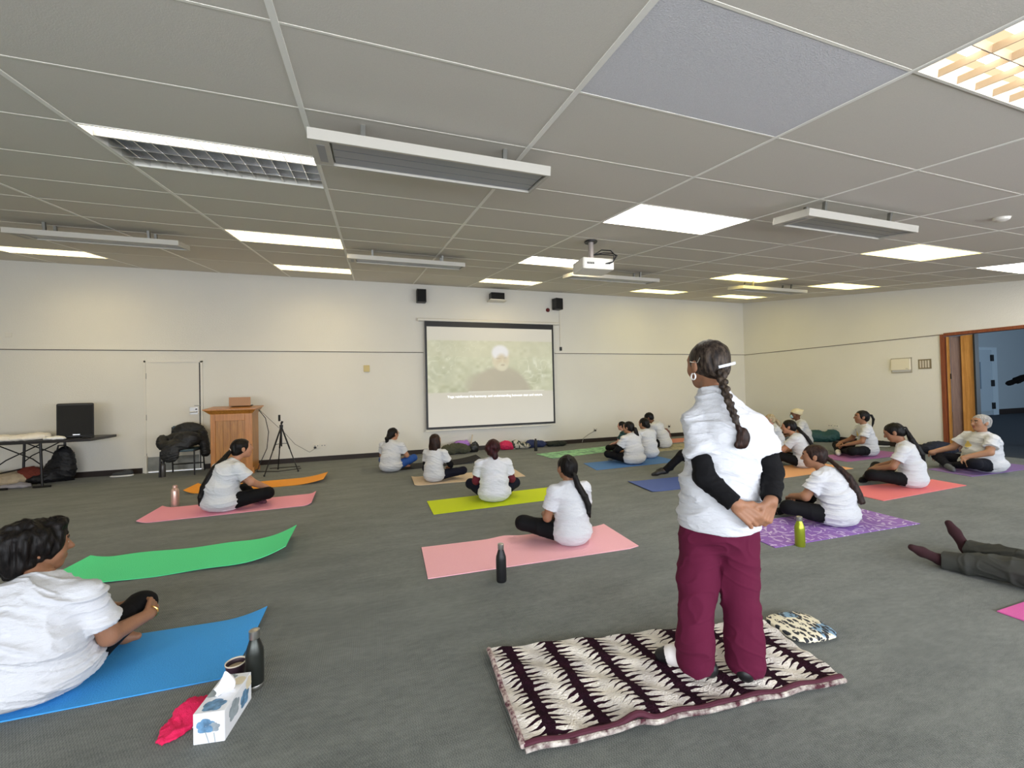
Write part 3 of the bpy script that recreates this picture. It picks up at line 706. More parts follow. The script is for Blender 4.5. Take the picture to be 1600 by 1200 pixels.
def shoe(name, loc, rz, m, msole, label, s=1, group=None):
    r = empty(name, loc, rz); tag(r, label, 'shoe', group)
    P = [(.03, [ell((0, .0, .045*s), (.045*s, .13*s, .04*s)), ell((0, -.07*s, .06*s), (.038*s, .06*s, .06*s))])]
    blob('upper', P, .006, m, r, cuts=(((0, 0, .018), (0, 0, -1)), ((0, -.08*s, .10*s), (0, -.3, .95))))
    blob('sole', [(.02, [ell((0, .01*s, .018), (.05*s, .145*s, .022)), ell((0, -.07*s, .018), (.042*s, .07*s, .02))])], .006, msole, r)
    return r
M_SOLE = mat('white_rubber', (.80, .80, .78), .6)
shoe('sneaker', (-4.12, 9.02, 0), PI/2+.1, mat('charcoal_mesh', (.05, .055, .06), .8), M_SOLE, 'dark grey running shoe with white sole by the front wall skirting', 1.1)
shoe('sneaker', (9.98, 5.78, 0), PI/2*.4, mat('black_mesh', (.01, .01, .01), .8), M_SOLE, 'black shoe with white sole at the foot of the right wall', 1.15)

# chair with jacket
r = empty('armchair', (-3.18, 8.85, 0)); tag(r, 'dark blue grey metal framed chair standing before the white door', 'chair')
M_TEAL = mat('blue_grey_vinyl', (.05, .09, .11), .45)
MB().box(-.235, .235, -.22, .20, .41, .455).build('seat', M_TEAL, r, bevel=.015)
MB().box(-.225, .225, .19, .225, .55, .84).build('backrest', M_TEAL, r, bevel=.015)
for sx in (-1, 1):
    MB().tube([(sx*.25, -.24, .005), (sx*.24, -.22, .435)], .012, 8).build('leg', M_BLACKM, r, smooth=True)
    MB().tube([(sx*.24, .24, .005), (sx*.235, .20, .43), (sx*.235, .215, .82)], .012, 8).build('leg', M_BLACKM, r, smooth=True)
    MB().tube([(sx*.24, -.22, .42), (sx*.24, .20, .42)], .011, 8).build('side_rail', M_BLACKM, r, smooth=True)
MB().tube([(-.235, .21, .15), (.235, .21, .15)], .01, 8).build('stretcher', M_BLACKM, r, smooth=True)
g = [(.05, [ell((.02, .20, .70), (.27, .07, .20)), ell((.0, .02, .60), (.28, .10, .15)), ell((-.05, -.16, .52), (.24, .10, .11)), ell((-.27, -.08, .58), (.08, .12, .13)), cap((.26, .12, .70), (.33, .02, .35), .07, .075),
            ell((-.10, -.25, .38), (.14, .035, .14)), ell((.10, -.10, .62), (.20, .12, .14))])]
j = blob('jacket', g, .01, mat('black_quilted_fabric', (.010, .010, .010), .55, bump=.8, bscale=18), disp=folds(.007, (7, 7, 26)), cuts=()); j.location = (-3.18, 8.85, 0)
tag(j, 'black quilted jacket thrown over the chair by the door', 'jacket')

# ---------------------------------------------------------------- bottles
def bottle(loc, label, body, capm, h=.26, r=.036, band=None, style='cola', base=None, tilt=0):
    o = empty('water_bottle', loc); tag(o, label, 'bottle', None)
    if style == 'cola':
        pr = [(r*.9, .0), (r, .01), (r, h*.58), (r*.95, h*.66), (r*.72, h*.76), (r*.56, h*.83), (r*.52, h*.86)]
        MB().lathe(pr, n=28).build('body', body, o, smooth=True)
        MB().lathe([(r*.60, h*.855), (r*.62, h*.865), (r*.60, h*.99), (r*.5, h), (.001, h)], n=28).build('cap', capm, o, smooth=True)
    else:
        MB().lathe([(r*.95, 0), (r, .01), (r, h*.72), (r*.8, h*.82), (r*.55, h*.86), (r*.5, h*.88)], n=28).build('body', body, o, smooth=True)
        MB().lathe([(r*.6, h*.87), (r*.62, h*.95), (r*.5, h), (.001, h)], n=28).build('cap', capm, o, smooth=True)
    if base: MB().lathe([(r*.93, .0), (r*1.015, .004), (r*1.015, h*.085), (r*.98, h*.095)], n=28).build('base_ring', base, o, smooth=True)
    return o
M_GUN = mat('gunmetal_coating', (.060, .066, .060), .32, .8)
bottle((-.535, 2.235, 0), 'gunmetal steel bottle with silver cap and base beside the blue mat', M_GUN, M_STEEL, .265, .0375, base=M_STEEL)
bottle((.846, 2.84, 0), 'matt black bottle with silver cap standing before the front pink mat', mat('matt_black_coating', (.012, .012, .013), .42, .2), M_STEEL, .265, .0365)
bottle((-2.34, 6.27, 0), 'pale pink metal bottle beside the left hand pink mat', mat('pale_pink_metal', (.66, .46, .40), .3, .6), mat('rose_cap', (.62, .40, .33), .35, .5), .26, .042, style='s')
bottle((3.35, 2.54, 0), 'lime green bottle with silver cap on the purple patterned mat', mat('lime_coating', (.36, .42, .035), .3, .6), M_STEEL, .245, .0375)
bottle((-3.40, 8.66, 0), 'dark bottle on the floor at the left foot of the chair', mat('smoky_plastic', (.06, .055, .05), .3), M_BLACK, .27, .04, style='s')
bottle((3.39, 8.52, 0), 'black bottle standing alone below the screen', M_BLACK, M_BLACK, .27, .036, style='s')

# ---------------------------------------------------------------- things beside the blue mat
def box_flowers(o, rect, n, u, v, seeds):
    pass
r = empty('tissue_box', (-.605, 2.055, 0), -.16); tag(r, 'white tissue box with blue poppy print beside the blue mat', 'tissue box')
w_, d_, h_ = .056, .115, .118
MB().box(-w_, w_, -d_, d_, 0, h_).build('carton', mat('white_card', (.84, .86, .90), .5), r, bevel=.002)
M_BLUEP = mat('blue_petal_ink', (.16, .34, .55), .6, var=.5, vscale=40); M_GREYP = mat('grey_petal_ink', (.36, .42, .46), .6, var=.3, vscale=30); M_CREAMP = mat('cream_ink', (.78, .70, .52), .6)
def petals(plane, c, R, m, name='petal_print'):
    mb = MB()
    for q in range(5):
        a0 = q*2*PI/5+.3; cc = (c[0]+math.cos(a0)*R*.5, c[1]+math.sin(a0)*R*.45); n = 12
        P = []
        for k in range(n):
            a = 2*PI*k/n; rr = R*(.52+.05*math.sin(3*a+q)); P.append((cc[0]+rr*math.cos(a), cc[1]+rr*.8*math.sin(a)))
        lim = {'f': (w_, 0, h_), 't': (w_, -d_, d_), 's': (d_, 0, h_)}[plane]
        P = [(max(-lim[0]+.002, min(lim[0]-.002, p[0])), max(lim[1]+.002, min(lim[2]-.002, p[1]))) for p in P]
        e = .0006+.0001*q
        Q = {'f': [(p[0], -d_-e, p[1]) for p in P], 't': [(p[0], p[1], h_+e) for p in P], 's': [(w_+e, p[0], p[1]) for p in P]}[plane]
        mb.add(Q, [tuple(range(n))])
    return mb.build(name, m, r)
petals('f', (-.012, .068), .034, M_BLUEP); petals('f', (.018, .060), .022, M_GREYP); petals('t', (.0, -.075), .042, M_BLUEP); petals('t', (-.03, .0), .036, M_GREYP); petals('t', (.03, .06), .034, M_CREAMP); petals('t', (-.02, .09), .03, M_GREYP)
petals('s', (-.04, .07), .045, M_GREYP); petals('s', (.05, .05), .04, M_BLUEP); petals('s', (.09, .09), .03, M_CREAMP)
MB().tube([(-.012, -d_-.002, .045), (.0, -d_-.002, .004)], .001, 5).tube([(.018, -d_-.002, .04), (.022, -d_-.002, .004)], .001, 5).build('stem_print', M_GREYP, r)
mb = MB(); n = 9   # tissue pulled up through the slot
V = []
for a in range(n):
    for b in range(5):
        u = a/(n-1)-.5; vv = b/4
        V.append((u*.055*(1.1-.3*vv)+.012*math.sin(vv*3), -.005+.055*(u)+.012*math.sin(u*9+vv*2)*(1-vv*.4), h_-.004+vv*(.085+.02*math.sin(u*5))*(1-.9*abs(u))))
F = [(a*5+b, (a+1)*5+b, (a+1)*5+b+1, a*5+b+1) for a in range(n-1) for b in range(4)]
o = MB().add(V, F).build('tissue', mat('tissue_paper', (.93, .93, .95), .9), r); 
for p in o.data.polygons: p.use_smooth = True
sm = o.modifiers.new('thick', 'SOLIDIFY'); sm.thickness = .0015
r = empty('paper_cup', (-.625, 2.285, 0)); tag(r, 'dark paper cup with pale rim behind the tissue box', 'cup')
MB().lathe([(.028, 0), (.030, .002), (.041, .100), (.0415, .104), (.0385, .100), (.0375, .079), (.001, .079)], n=30).build('cup_wall', mat('aubergine_card', (.045, .022, .035), .5), r, smooth=True)
MB().lathe([(.0400, .101), (.043, .104), (.043, .108), (.0395, .108), (.0400, .101)], n=30, caps=False).build('rim', mat('cream_card', (.80, .72, .58), .5), r, smooth=True)
MB().lathe([(.0380, .0795), (.0379, .082), (.001, .082)], n=30).build('drink', mat('milky_tea', (.66, .53, .36), .2), r, smooth=True)
r = blob('washcloth', [(.03, [ell((0, 0, .012), (.085, .055, .016)), ell((.03, .04, .03), (.06, .05, .028)), ell((-.05, -.05, .008), (.05, .035, .012)), ell((.06, -.02, .02), (.05, .05, .022))])], .005, mat('hot_pink_towel', (.80, .012, .10), .9, bump=.5, bscale=260), disp=folds(.006, (30, 30, 30)))
r.location = (-.755, 2.095, 0); r.rotation_euler = (0, 0, .5); tag(r, 'hot pink crumpled cloth left of the tissue box', 'cloth')
MB().box(.01, .035, -.062, -.05, .004, .016).build('care_label', mat('white_label', (.9, .8, .85), .6), r)

# ---------------------------------------------------------------- mats
def ymat(name, corners, col, label, cat='yoga mat', group='yoga mats on the carpet', th=.006, lift=None, nx=40, ny=14, m=None, rnd=0):
    """corners: near left, near right, far right, far left on the floor; lift(u, v) raises the sheet"""
    P = [np.array(c, float) for c in corners]; c0 = sum(P)/4
    me_v = []; F = []
    def pt(u, v):
        q = (P[0]*(1-u)+P[1]*u)*(1-v)+(P[3]*(1-u)+P[2]*u)*v-c0
        if rnd:
            for cu in (0, 1):
                for cv in (0, 1):
                    pass
        return q
    for top in (1, 0):
        for a in range(nx+1):
            for b in range(ny+1):
                u, v = a/nx, b/ny; q = pt(u, v); z = .0015+(lift(u, v) if lift else 0)+(th if top else 0)
                me_v.append((q[0], q[1], z))
    I = lambda t, a, b: t*(nx+1)*(ny+1)+a*(ny+1)+b
    for a in range(nx):
        for b in range(ny):
            F.append((I(0, a, b), I(0, a+1, b), I(0, a+1, b+1), I(0, a, b+1))); F.append((I(1, a, b), I(1, a, b+1), I(1, a+1, b+1), I(1, a+1, b)))
    for a in range(nx):
        F.append((I(0, a, 0), I(1, a, 0), I(1, a+1, 0), I(0, a+1, 0))); F.append((I(0, a, ny), I(0, a+1, ny), I(1, a+1, ny), I(1, a, ny)))
    for b in range(ny):
        F.append((I(0, 0, b), I(0, 0, b+1), I(1, 0, b+1), I(1, 0, b))); F.append((I(0, nx, b), I(1, nx, b), I(1, nx, b+1), I(0, nx, b+1)))
    o = MB().add(me_v, F).build(name, m or mat(label, col, .75, bump=.4, bscale=130, spec=.25), smooth=True, loc=(c0[0], c0[1], 0))
    return tag(o, label, cat, group)
def curl(side, start, h, p=2):     # lift one end of the mat
    def f(u, v):
        s = u if side == 'r' else 1-u
        return h*max(0, (s-start)/(1-start))**p
    return f
def both(*fs): return lambda u, v: sum(f(u, v) for f in fs)
ymat('yoga_mat', [(-2.38, 2.39), (-.665, 2.35), (-.63, 2.93), (-2.34, 3.0)], (.06, .36, .82), 'blue yoga mat under the woman at the left edge', lift=lambda u, v: .05*max(0, (u-.85)/.15)**2*v**2)
ymat('yoga_mat', [(-2.30, 3.86), (-.69, 3.86), (-.70, 4.44), (-2.26, 4.47)], (.12, .88, .38), 'empty green yoga mat with a curled right end', lift=both(curl('r', .72, .10), curl('l', .88, .035), lambda u, v: .012*math.sin(u*7)**2))
ymat('yoga_mat', [(-2.42, 5.55), (-.72, 5.62), (-.74, 6.25), (-2.44, 6.19)], (.93, .38, .50), 'pink yoga mat behind the pale pink bottle', lift=both(curl('l', .93, .03), curl('r', .95, .03)))
ymat('yoga_mat', [(-2.50, 6.95), (-.72, 6.93), (-.71, 7.52), (-2.48, 7.42)], (.92, .38, .05), 'orange yoga mat before the lectern with upturned ends', lift=both(curl('l', .9, .06), curl('r', .75, .06)))
ymat('yoga_mat', [(.56, 6.14), (2.24, 6.09), (2.27, 6.70), (.57, 6.78)], (.68, .54, .40), 'beige yoga mat under the woman with long loose hair', lift=curl('l', .95, .015))
ymat('yoga_mat', [(.30, 7.48), (1.93, 7.62), (1.95, 8.15), (.32, 8.05)], (.012, .011, .012), 'black yoga mat with a raised right end near the front wall', lift=curl('r', .62, .07))
ymat('yoga_mat', [(.62, 4.63), (2.27, 4.69), (2.29, 5.27), (.62, 5.21)], (.60, .72, .015), 'lime yellow yoga mat in the middle of the room')
ymat('yoga_mat', [(.36, 3.06), (2.10, 3.00), (2.13, 3.60), (.385, 3.69)], (.95, .50, .56), 'light pink yoga mat behind the black bottle', lift=lambda u, v: .015*math.exp(-((u-.42)/.06)**2)*v**3+.012*max(0, (u-.95)/.05))
t = NT('mint_marbled'); v = t.obj(); t.base(t.mix(t.step(t.noise(v, 5, 4, .7), .42, .62), (.33, .66, .38), (.16, .33, .22))); t.rough(.8)
ymat('yoga_mat', [(3.30, 7.42), (4.90, 7.73), (5.10, 8.42), (3.22, 8.08)], None, 'pale green marbled yoga mat near the front wall skirting', m=t.m)
ymat('yoga_mat', [(3.47, 6.06), (5.20, 6.13), (5.22, 6.80), (3.58, 6.70)], (.09, .22, .52), 'blue yoga mat under the two dark haired people', lift=lambda u, v: 0)
ymat('yoga_mat', [(3.37, 4.50), (5.10, 4.46), (5.12, 5.08), (3.43, 5.11)], (.09, .14, .40), 'dull navy blue yoga mat behind the standing woman', lift=curl('l', .9, .01))
ymat('yoga_mat', [(5.40, 4.42), (7.10, 4.48), (7.14, 5.09), (5.45, 5.05)], (.92, .48, .24), 'peach orange yoga mat beyond the purple patterned one')
ymat('yoga_mat', [(7.62, 4.90), (9.35, 4.93), (9.38, 5.50), (7.66, 5.48)], (.36, .14, .34), 'mauve yoga mat near the right wall')
ymat('yoga_mat', [(5.45, 3.14), (7.15, 3.20), (7.20, 3.56), (5.50, 3.74)], (.92, .24, .26), 'coral red yoga mat under the woman looking down')
ymat('yoga_mat', [(7.86, 3.46), (9.55, 3.42), (9.58, 4.00), (7.98, 4.0)], (.26, .17, .40), 'dusty purple yoga mat under the grey haired man')
t = NT('leaf_print'); v = t.obj()
def strokes(t, v, scale, a, b):
    vo = t.n('ShaderNodeTexVoronoi'); vo.inputs['Scale'].default_value = scale; t.l(v, vo.inputs['Vector'])
    su = t.n('ShaderNodeVectorMath', operation='SUBTRACT'); t.l(v, su.inputs[0]); t.l(vo.outputs['Position'], su.inputs[1])
    cs = t.n('ShaderNodeSeparateColor'); t.l(vo.outputs['Color'], cs.inputs[0])
    ro = t.n('ShaderNodeVectorRotate', rotation_type='Z_AXIS'); t.l(su.outputs[0], ro.inputs['Vector']); t.l(t.math('MULTIPLY', cs.outputs[0], 6.28), ro.inputs['Angle'])
    x, y, z = t.xyz(ro.outputs[0])
    e = t.math('ADD', t.math('POWER', t.math('DIVIDE', t.math('ABSOLUTE', x), a), 2), t.math('POWER', t.math('DIVIDE', t.math('ABSOLUTE', y), b), 2))
    return t.math('LESS_THAN', e, 1)
m1 = t.math('MAXIMUM', strokes(t, v, 9.5, .010, .042), strokes(t, t.obj((1, 1, 0), (0, 0, .6)), 12, .006, .040))
t.base(t.mix(m1, t.mix(t.noise(v, 2, 2), (.22, .09, .42), (.36, .19, .56)), (.62, .50, .74))); t.rough(.75)
ymat('yoga_mat', [(3.12, 2.58), (4.87, 2.515), (4.90, 3.06), (3.18, 3.17)], None, 'purple yoga mat with white leaf strokes on the right', m=t.m, lift=lambda u, v: 0)
ymat('yoga_mat', [(3.40, .82), (5.1, .80), (5.12, 1.415), (3.41, 1.415)], (.72, .14, .42), 'corner of a pink mat at the right edge of the photo', group=None)
t = NT('sand_rug'); v = t.obj(); t.base(t.mix(t.step(t.noise(v, 9, 4, .7), .4, .6), (.50, .44, .30), (.25, .25, .18))); t.rough(.95)
ymat('floor_rug', [(5.55, 7.25), (7.1, 7.30), (7.15, 8.0), (5.60, 8.0)], None, 'sand coloured patterned rug under the leaning man', 'rug', None, m=t.m)
ymat('yoga_mat', [(6.2, 8.2), (7.8, 8.25), (7.8, 8.8), (6.25, 8.8)], (.66, .26, .19), 'salmon mat near the front wall right of the leaning man', th=.012)

# striped blanket under the standing woman
t = NT('striped_fleece'); v = t.obj(); x, y, z = t.xyz(v)
per = .213; wob = t.math('MULTIPLY_ADD', t.noise(v, 6, 2), .03, -.015)
u = t.math('SUBTRACT', t.math('MULTIPLY', t.math('FRACT', t.math('ADD', t.math('DIVIDE', t.math('ADD', x, wob), per), .5)), per), per/2)
au = t.math('ABSOLUTE', u)
side = t.math('MULTIPLY', t.math('SIGN', u), .37)
curve = t.math('MULTIPLY', t.math('POWER', t.math('DIVIDE', au, .08), 1.5), .5)
ph = t.math('FRACT', t.math('ADD', t.math('ADD', t.math('MULTIPLY', y, 34), side), t.math('ADD', curve, t.math('MULTIPLY', t.noise(v, 14, 2), .9))))
tri = t.math('MULTIPLY', t.math('ABSOLUTE', t.math('SUBTRACT', ph, .5)), 2.)          # 0 at tooth tip centre
ln_ = t.math('MULTIPLY_ADD', t.noise(v, 22, 1), .10, .045)      # length of each ragged tooth
wd_ = t.math('MULTIPLY', t.math('SUBTRACT', 1., t.math('DIVIDE', au, ln_)), .80)
dark = t.math('MAXIMUM', t.math('LESS_THAN', au, t.math('MULTIPLY_ADD', t.noise(v, 35, 2), .034, .006)), t.math('LESS_THAN', tri, wd_))
cream = t.mix(t.step(t.noise(v, 7, 4, .6), .35, .7), (.62, .58, .54), (.90, .85, .76))
t.base(t.mix(dark, cream, t.mix(t.noise(v, 25, 2), (.008, .004, .008), (.035, .008, .018)))); t.rough(1.); t.b.inputs['Specular IOR Level'].default_value = .1
t.bump(t.noise(v, 120, 3), .9, .012); M_FLEECE = t.m
bc = [(.515, 1.48), (1.985, 1.33), (2.06, 1.80), (.55, 2.09)]
def blift(u, v):
    z = .008*math.sin(u*19+v*3)*math.sin(v*9)+.01
    z += .028*math.exp(-((u-.32)/.035)**2)*max(0, 1-v*1.2)
    return z+.004*math.sin(u*47+v*31)
bl = ymat('fleece_blanket', bc, None, 'cream fleece blanket with dark maroon ragged stripes under the standing woman', 'blanket', None, th=.016, lift=blift, nx=110, ny=44, m=M_FLEECE)
def edge_strip(name, m, v0, v1, zo, r_, parent):
    P = [np.array(c) for c in bc]; c0 = sum(P)/4; pts = []
    for a in range(71):
        u = a/70; q = (P[0]*(1-u)+P[1]*u)-c0; q[1] += v0+.004*math.sin(u*31); pts.append((q[0], q[1], .012+blift(u, 0)*zo))
    MB().tube(pts, r_, 8).build(name, m, parent, smooth=True)
edge_strip('border_hem', mat('maroon_velvet', (.075, .010, .025), .8), .004, 0, 1., .0125, bl)
edge_strip('fringe', mat('cream_fringe', (.70, .65, .58), 1, bump=1, bscale=90, var=.7, vscale=26, col2=(.08, .02, .03)), -.012, 0, .5, .010, bl)
P_ = [np.array(c) for c in bc]; c0_ = sum(P_)/4
MB().tube([tuple(np.append(P_[0]*(1-k/30)+P_[3]*k/30-c0_+np.array([-.004, 0]), .016+blift(0, k/30)*.8)) for k in range(31)], .012, 8).build('border_hem', mat('cream_maroon_edge', (.10, .02, .04), .9, var=1, vscale=60, col2=(.6, .5, .45)), bl, smooth=True)
# patterned cushion
t = NT('animal_print'); v = t.obj(); vo = t.n('ShaderNodeTexVoronoi'); vo.inputs['Scale'].default_value = 46; t.l(t.obj(scale=(1, .5, 1), rot=(0, 0, .5)), vo.inputs['Vector'])
dk = t.step(vo.outputs['Distance'], .56, .46); dk = t.math('MULTIPLY', dk, t.step(t.noise(v, 60, 2), .36, .42))
blu = t.step(t.noise(v, 11, 1), .60, .64)
t.base(t.mix(dk, t.mix(blu, (.80, .75, .58), (.20, .35, .50)), (.012, .016, .024))); t.rough(.7)
cu_ = blob('cushion', [(.02, [ell((0, 0, .022), (.165, .155, .022))]), ], .006, t.m, cuts=(((0, 0, 0), (0, 0, -1)), ((.135, 0, 0), (1, 0, 0)), ((-.135, 0, 0), (-1, 0, 0)), ((0, .125, 0), (0, 1, 0)), ((0, -.125, 0), (0, -1, 0))))
cu_.location = (2.195, 1.68, 0); cu_.rotation_euler = (0, 0, -.13); tag(cu_, 'flat cushion with cream and black animal print behind the striped blanket', 'cushion')

# ---------------------------------------------------------------- bags along the front wall
lump('coat', mat('khaki_fabric', (.065, .07, .045), .85, bump=.6, bscale=20), [((-.15, 0, .09), (.20, .14, .11)), ((.12, .0, .09), (.18, .14, .10)), ((0, .05, .12), (.2, .1, .1))], 'khaki coat heaped on the floor under the left end of the screen', 'coat', loc=(1.72, 8.92, 0), amp=.022)
lump('rolled_towel', mat('lilac_fabric', (.40, .20, .62), .8), [((0, 0, .12), (.19, .07, .08)), ((.12, 0, .12), (.07, .07, .075))], 'lilac bundle lying behind the khaki coat', 'bundle', loc=(1.85, 9.12, .05), res=.01)
r = lump('shoulder_bag', M_BLACK, [((0, 0, .08), (.12, .08, .10)), ((.03, 0, .15), (.06, .05, .08))], 'small black bag with light trim beside the khaki coat', 'bag', loc=(2.11, 9.0, 0), res=.01)
tag(MB().tube([(0, 0, .004), (.075, 0, .37)], .012, 8).build('wooden_stick', mat('pale_stick', (.62, .52, .36), .6), smooth=True, loc=(2.05, 9.16, 0)), 'pale stick leaning on the wall behind the small black bag', 'stick')
lump('drawstring_bag', mat('magenta_fabric', (.62, .02, .10), .7), [((0, 0, .09), (.16, .11, .11)), ((.13, 0, .06), (.10, .07, .06))], 'magenta pink soft bag on the floor under the screen', 'bag', loc=(2.86, 9.02, 0))
t = NT('patchwork'); v = t.obj(); t.base(t.mix(t.step(t.noise(v, 16, 2), .48, .52), (.02, .035, .03), (.55, .53, .46))); t.rough(.8)
lump('tote_bag', t.m, [((-.08, 0, .09), (.13, .10, .11)), ((.13, -.02, .06), (.13, .10, .075))], 'black and white patterned bag between the magenta and the navy bag', 'bag', loc=(3.18, 9.02, 0))
lump('duffel_bag', mat('navy_fabric', (.018, .03, .10), .8), [((-.08, 0, .08), (.17, .10, .10)), ((.12, .0, .07), (.17, .10, .09))], 'navy blue bag on the floor behind the black bottle', 'bag', loc=(3.58, 9.06, 0))
lump('jumper', mat('charcoal_green_fabric', (.014, .02, .016), .85), [((0, 0, .05), (.22, .12, .07)), ((.16, .0, .05), (.16, .10, .06))], 'dark bundle of clothes at the right end of the row of bags', 'clothes', loc=(4.08, 9.04, 0))
r = lump('sports_bag', mat('teal_nylon', (.012, .065, .065), .6), [((-.18, 0, .12), (.22, .16, .15)), ((.05, -.05, .10), (.22, .16, .12)), ((.22, .05, .13), (.15, .14, .14))], 'teal sports bag on the floor against the right wall', 'bag', loc=(9.86, 6.85, 0), rz=-.5, amp=.016)
lump('sweater', mat('midnight_blue_fabric', (.012, .016, .035), .85), [((0, 0, .10), (.26, .20, .13)), ((.2, .1, .07), (.2, .16, .1))], 'midnight blue clothes heaped by the folding door behind the man', 'clothes', loc=(9.80, 4.75, 0), rz=-.4)
lump('brown_form', mat('mauve_brown', (.17, .07, .06), .55), [((0, 0, .18), (.11, .10, .20)), ((0, 0, .07), (.13, .11, .09))], 'brown upright knee-like form on the floor right of the leaning man', 'bag', loc=(6.50, 8.10, 0), res=.012)  # unclear knee-like brown form, made up here in the shape of a bag
tag(MB().lathe([(.03, 0), (.045, .008), (.02, .018), (.001, .02)]).build('pebble', M_BLACK, smooth=True, loc=(8.45, 6.0, .0)), 'tiny dark object lying on the carpet before the teal bag', 'object')

# ================================================================ PEOPLE
def skin(name, c): return mat('skin_'+name, c, .5, spec=.35, var=.12, vscale=9, bump=.15, bscale=120, sss=.12)
SK = dict(brown=skin('brown', (.33, .16, .09)), dark=skin('deep_brown', (.17, .075, .04)), tan=skin('tan', (.42, .22, .13)), warm=skin('warm', (.50, .25, .15)), pale=skin('pale', (.62, .33, .25)))
M_LIP = mat('lips', (.26, .07, .055), .4); M_EYEW = mat('eye_white', (.75, .72, .68), .3); M_EYE = mat('eye_dark', (.015, .01, .008), .2); M_BROW = mat('brow', (.03, .02, .015), .8)
def hairmat(name, c, c2, st=(40, 40, 4)):
    t = NT('hair_'+name); v = t.obj(scale=st); n = t.noise(v, 2.2, 4, .6)
    t.base(t.mix(t.step(n, .35, .75), c, c2)); t.rough(.48); t.b.inputs['Specular IOR Level'].default_value = .22
    t.bump(n, .55, .008); return t.m
HR = dict(black=hairmat('black', (.002, .0015, .0015), (.010, .007, .006)), brown=hairmat('dark_brown', (.010, .004, .003), (.045, .020, .014)),
          maroon=hairmat('maroon_black', (.012, .003, .004), (.06, .008, .012)), grey=hairmat('grey', (.22, .21, .20), (.55, .53, .50)), blond=hairmat('ash_blond', (.28, .22, .13), (.60, .50, .34)), braid=hairmat('streaked', (.010, .006, .005), (.085, .062, .045), (30, 30, 9)))
def tee(name, c, amp=1):
    t = NT('tshirt_'+name); v = t.obj(scale=(1, 1, 2.6))
    w = t.noise(v, 7, 4, .62); f2 = t.noise(t.obj(), 420, 1)
    t.base(c); t.rough(.92); t.b.inputs['Specular IOR Level'].default_value = .15; 
    t.bump(t.math('ADD', t.math('MULTIPLY', w, 2.2*amp), t.math('MULTIPLY', f2, .12)), .55, .018); return t.m
M_TEE = tee('white', (.65, .665, .70)); M_PRINTY = mat('yellow_print', (.72, .55, .16), .8); M_PRINTG = mat('grey_print', (.25, .26, .28), .8)
M_LEG = mat('black_leggings', (.0035, .0035, .0045), .8, spec=.2, bump=.3, bscale=30); M_NAVYLEG = mat('navy_leggings', (.004, .005, .014), .8, spec=.2, bump=.3, bscale=30)
M_BLUELEG = mat('royal_blue_trousers', (.012, .07, .30), .8, bump=.4, bscale=20)
M_SLEEVE = mat('black_jersey', (.004, .004, .005), .85, spec=.2, bump=.5, bscale=24); M_MAROONS = mat('maroon_jersey', (.12, .006, .018), .85)
M_GREYS = mat('grey_jersey', (.085, .09, .095), .85, bump=.4, bscale=24)

def Rz(a): c, s = math.cos(a), math.sin(a); return np.array([[c, -s, 0], [s, c, 0], [0, 0, 1]])
def Rx(a): c, s = math.cos(a), math.sin(a); return np.array([[1, 0, 0], [0, c, -s], [0, s, c]])
def Ry(a): c, s = math.cos(a), math.sin(a); return np.array([[c, 0, s], [0, 1, 0], [-s, 0, c]])
def nrm(v): v = V3(v); return v/np.linalg.norm(v)

def hand(w, d, n, thumb, curl=.5, s=1., spread=1.):
    """w wrist, d direction of the fingers, n back of the hand, thumb: +1/-1 side of cross(d, n)"""
    d = nrm(d); n = nrm(n); n = nrm(n-d*(n@d)); sd = np.cross(d, n)*thumb; g = []
    w = V3(w)
    L = [.036, .042, .039, .030]; T = [.034, .038, .036, .028]
    for q in range(4):
        off = (.029-.0195*q)*s*spread
        k = w+d*.088*s*(1-.03*abs(q-1))+sd*off
        g.append(cap(w+sd*off*.75+d*.01*s, k, .0135*s, .0115*s))
        a1 = curl*.9; a2 = curl*1.9
        m_ = k+(d*math.cos(a1)-n*math.sin(a1))*L[q]*s+sd*off*.12*spread; e = m_+(d*math.cos(a2)-n*math.sin(a2))*T[q]*s
        g += [cap(k, m_, .0095*s, .0085*s), cap(m_, e, .0085*s, .0070*s)]
    b = w+d*.025*s+sd*.022*s; m_ = b+(d*.62+sd*.72-n*.25)*.042*s; e = m_+(d*.9+sd*.25-n*.35)*.036*s
    g += [cap(w+sd*.012*s, b, .017*s, .015*s), cap(b, m_, .0135*s, .0105*s), cap(m_, e, .0105*s, .0085*s)]
    return g

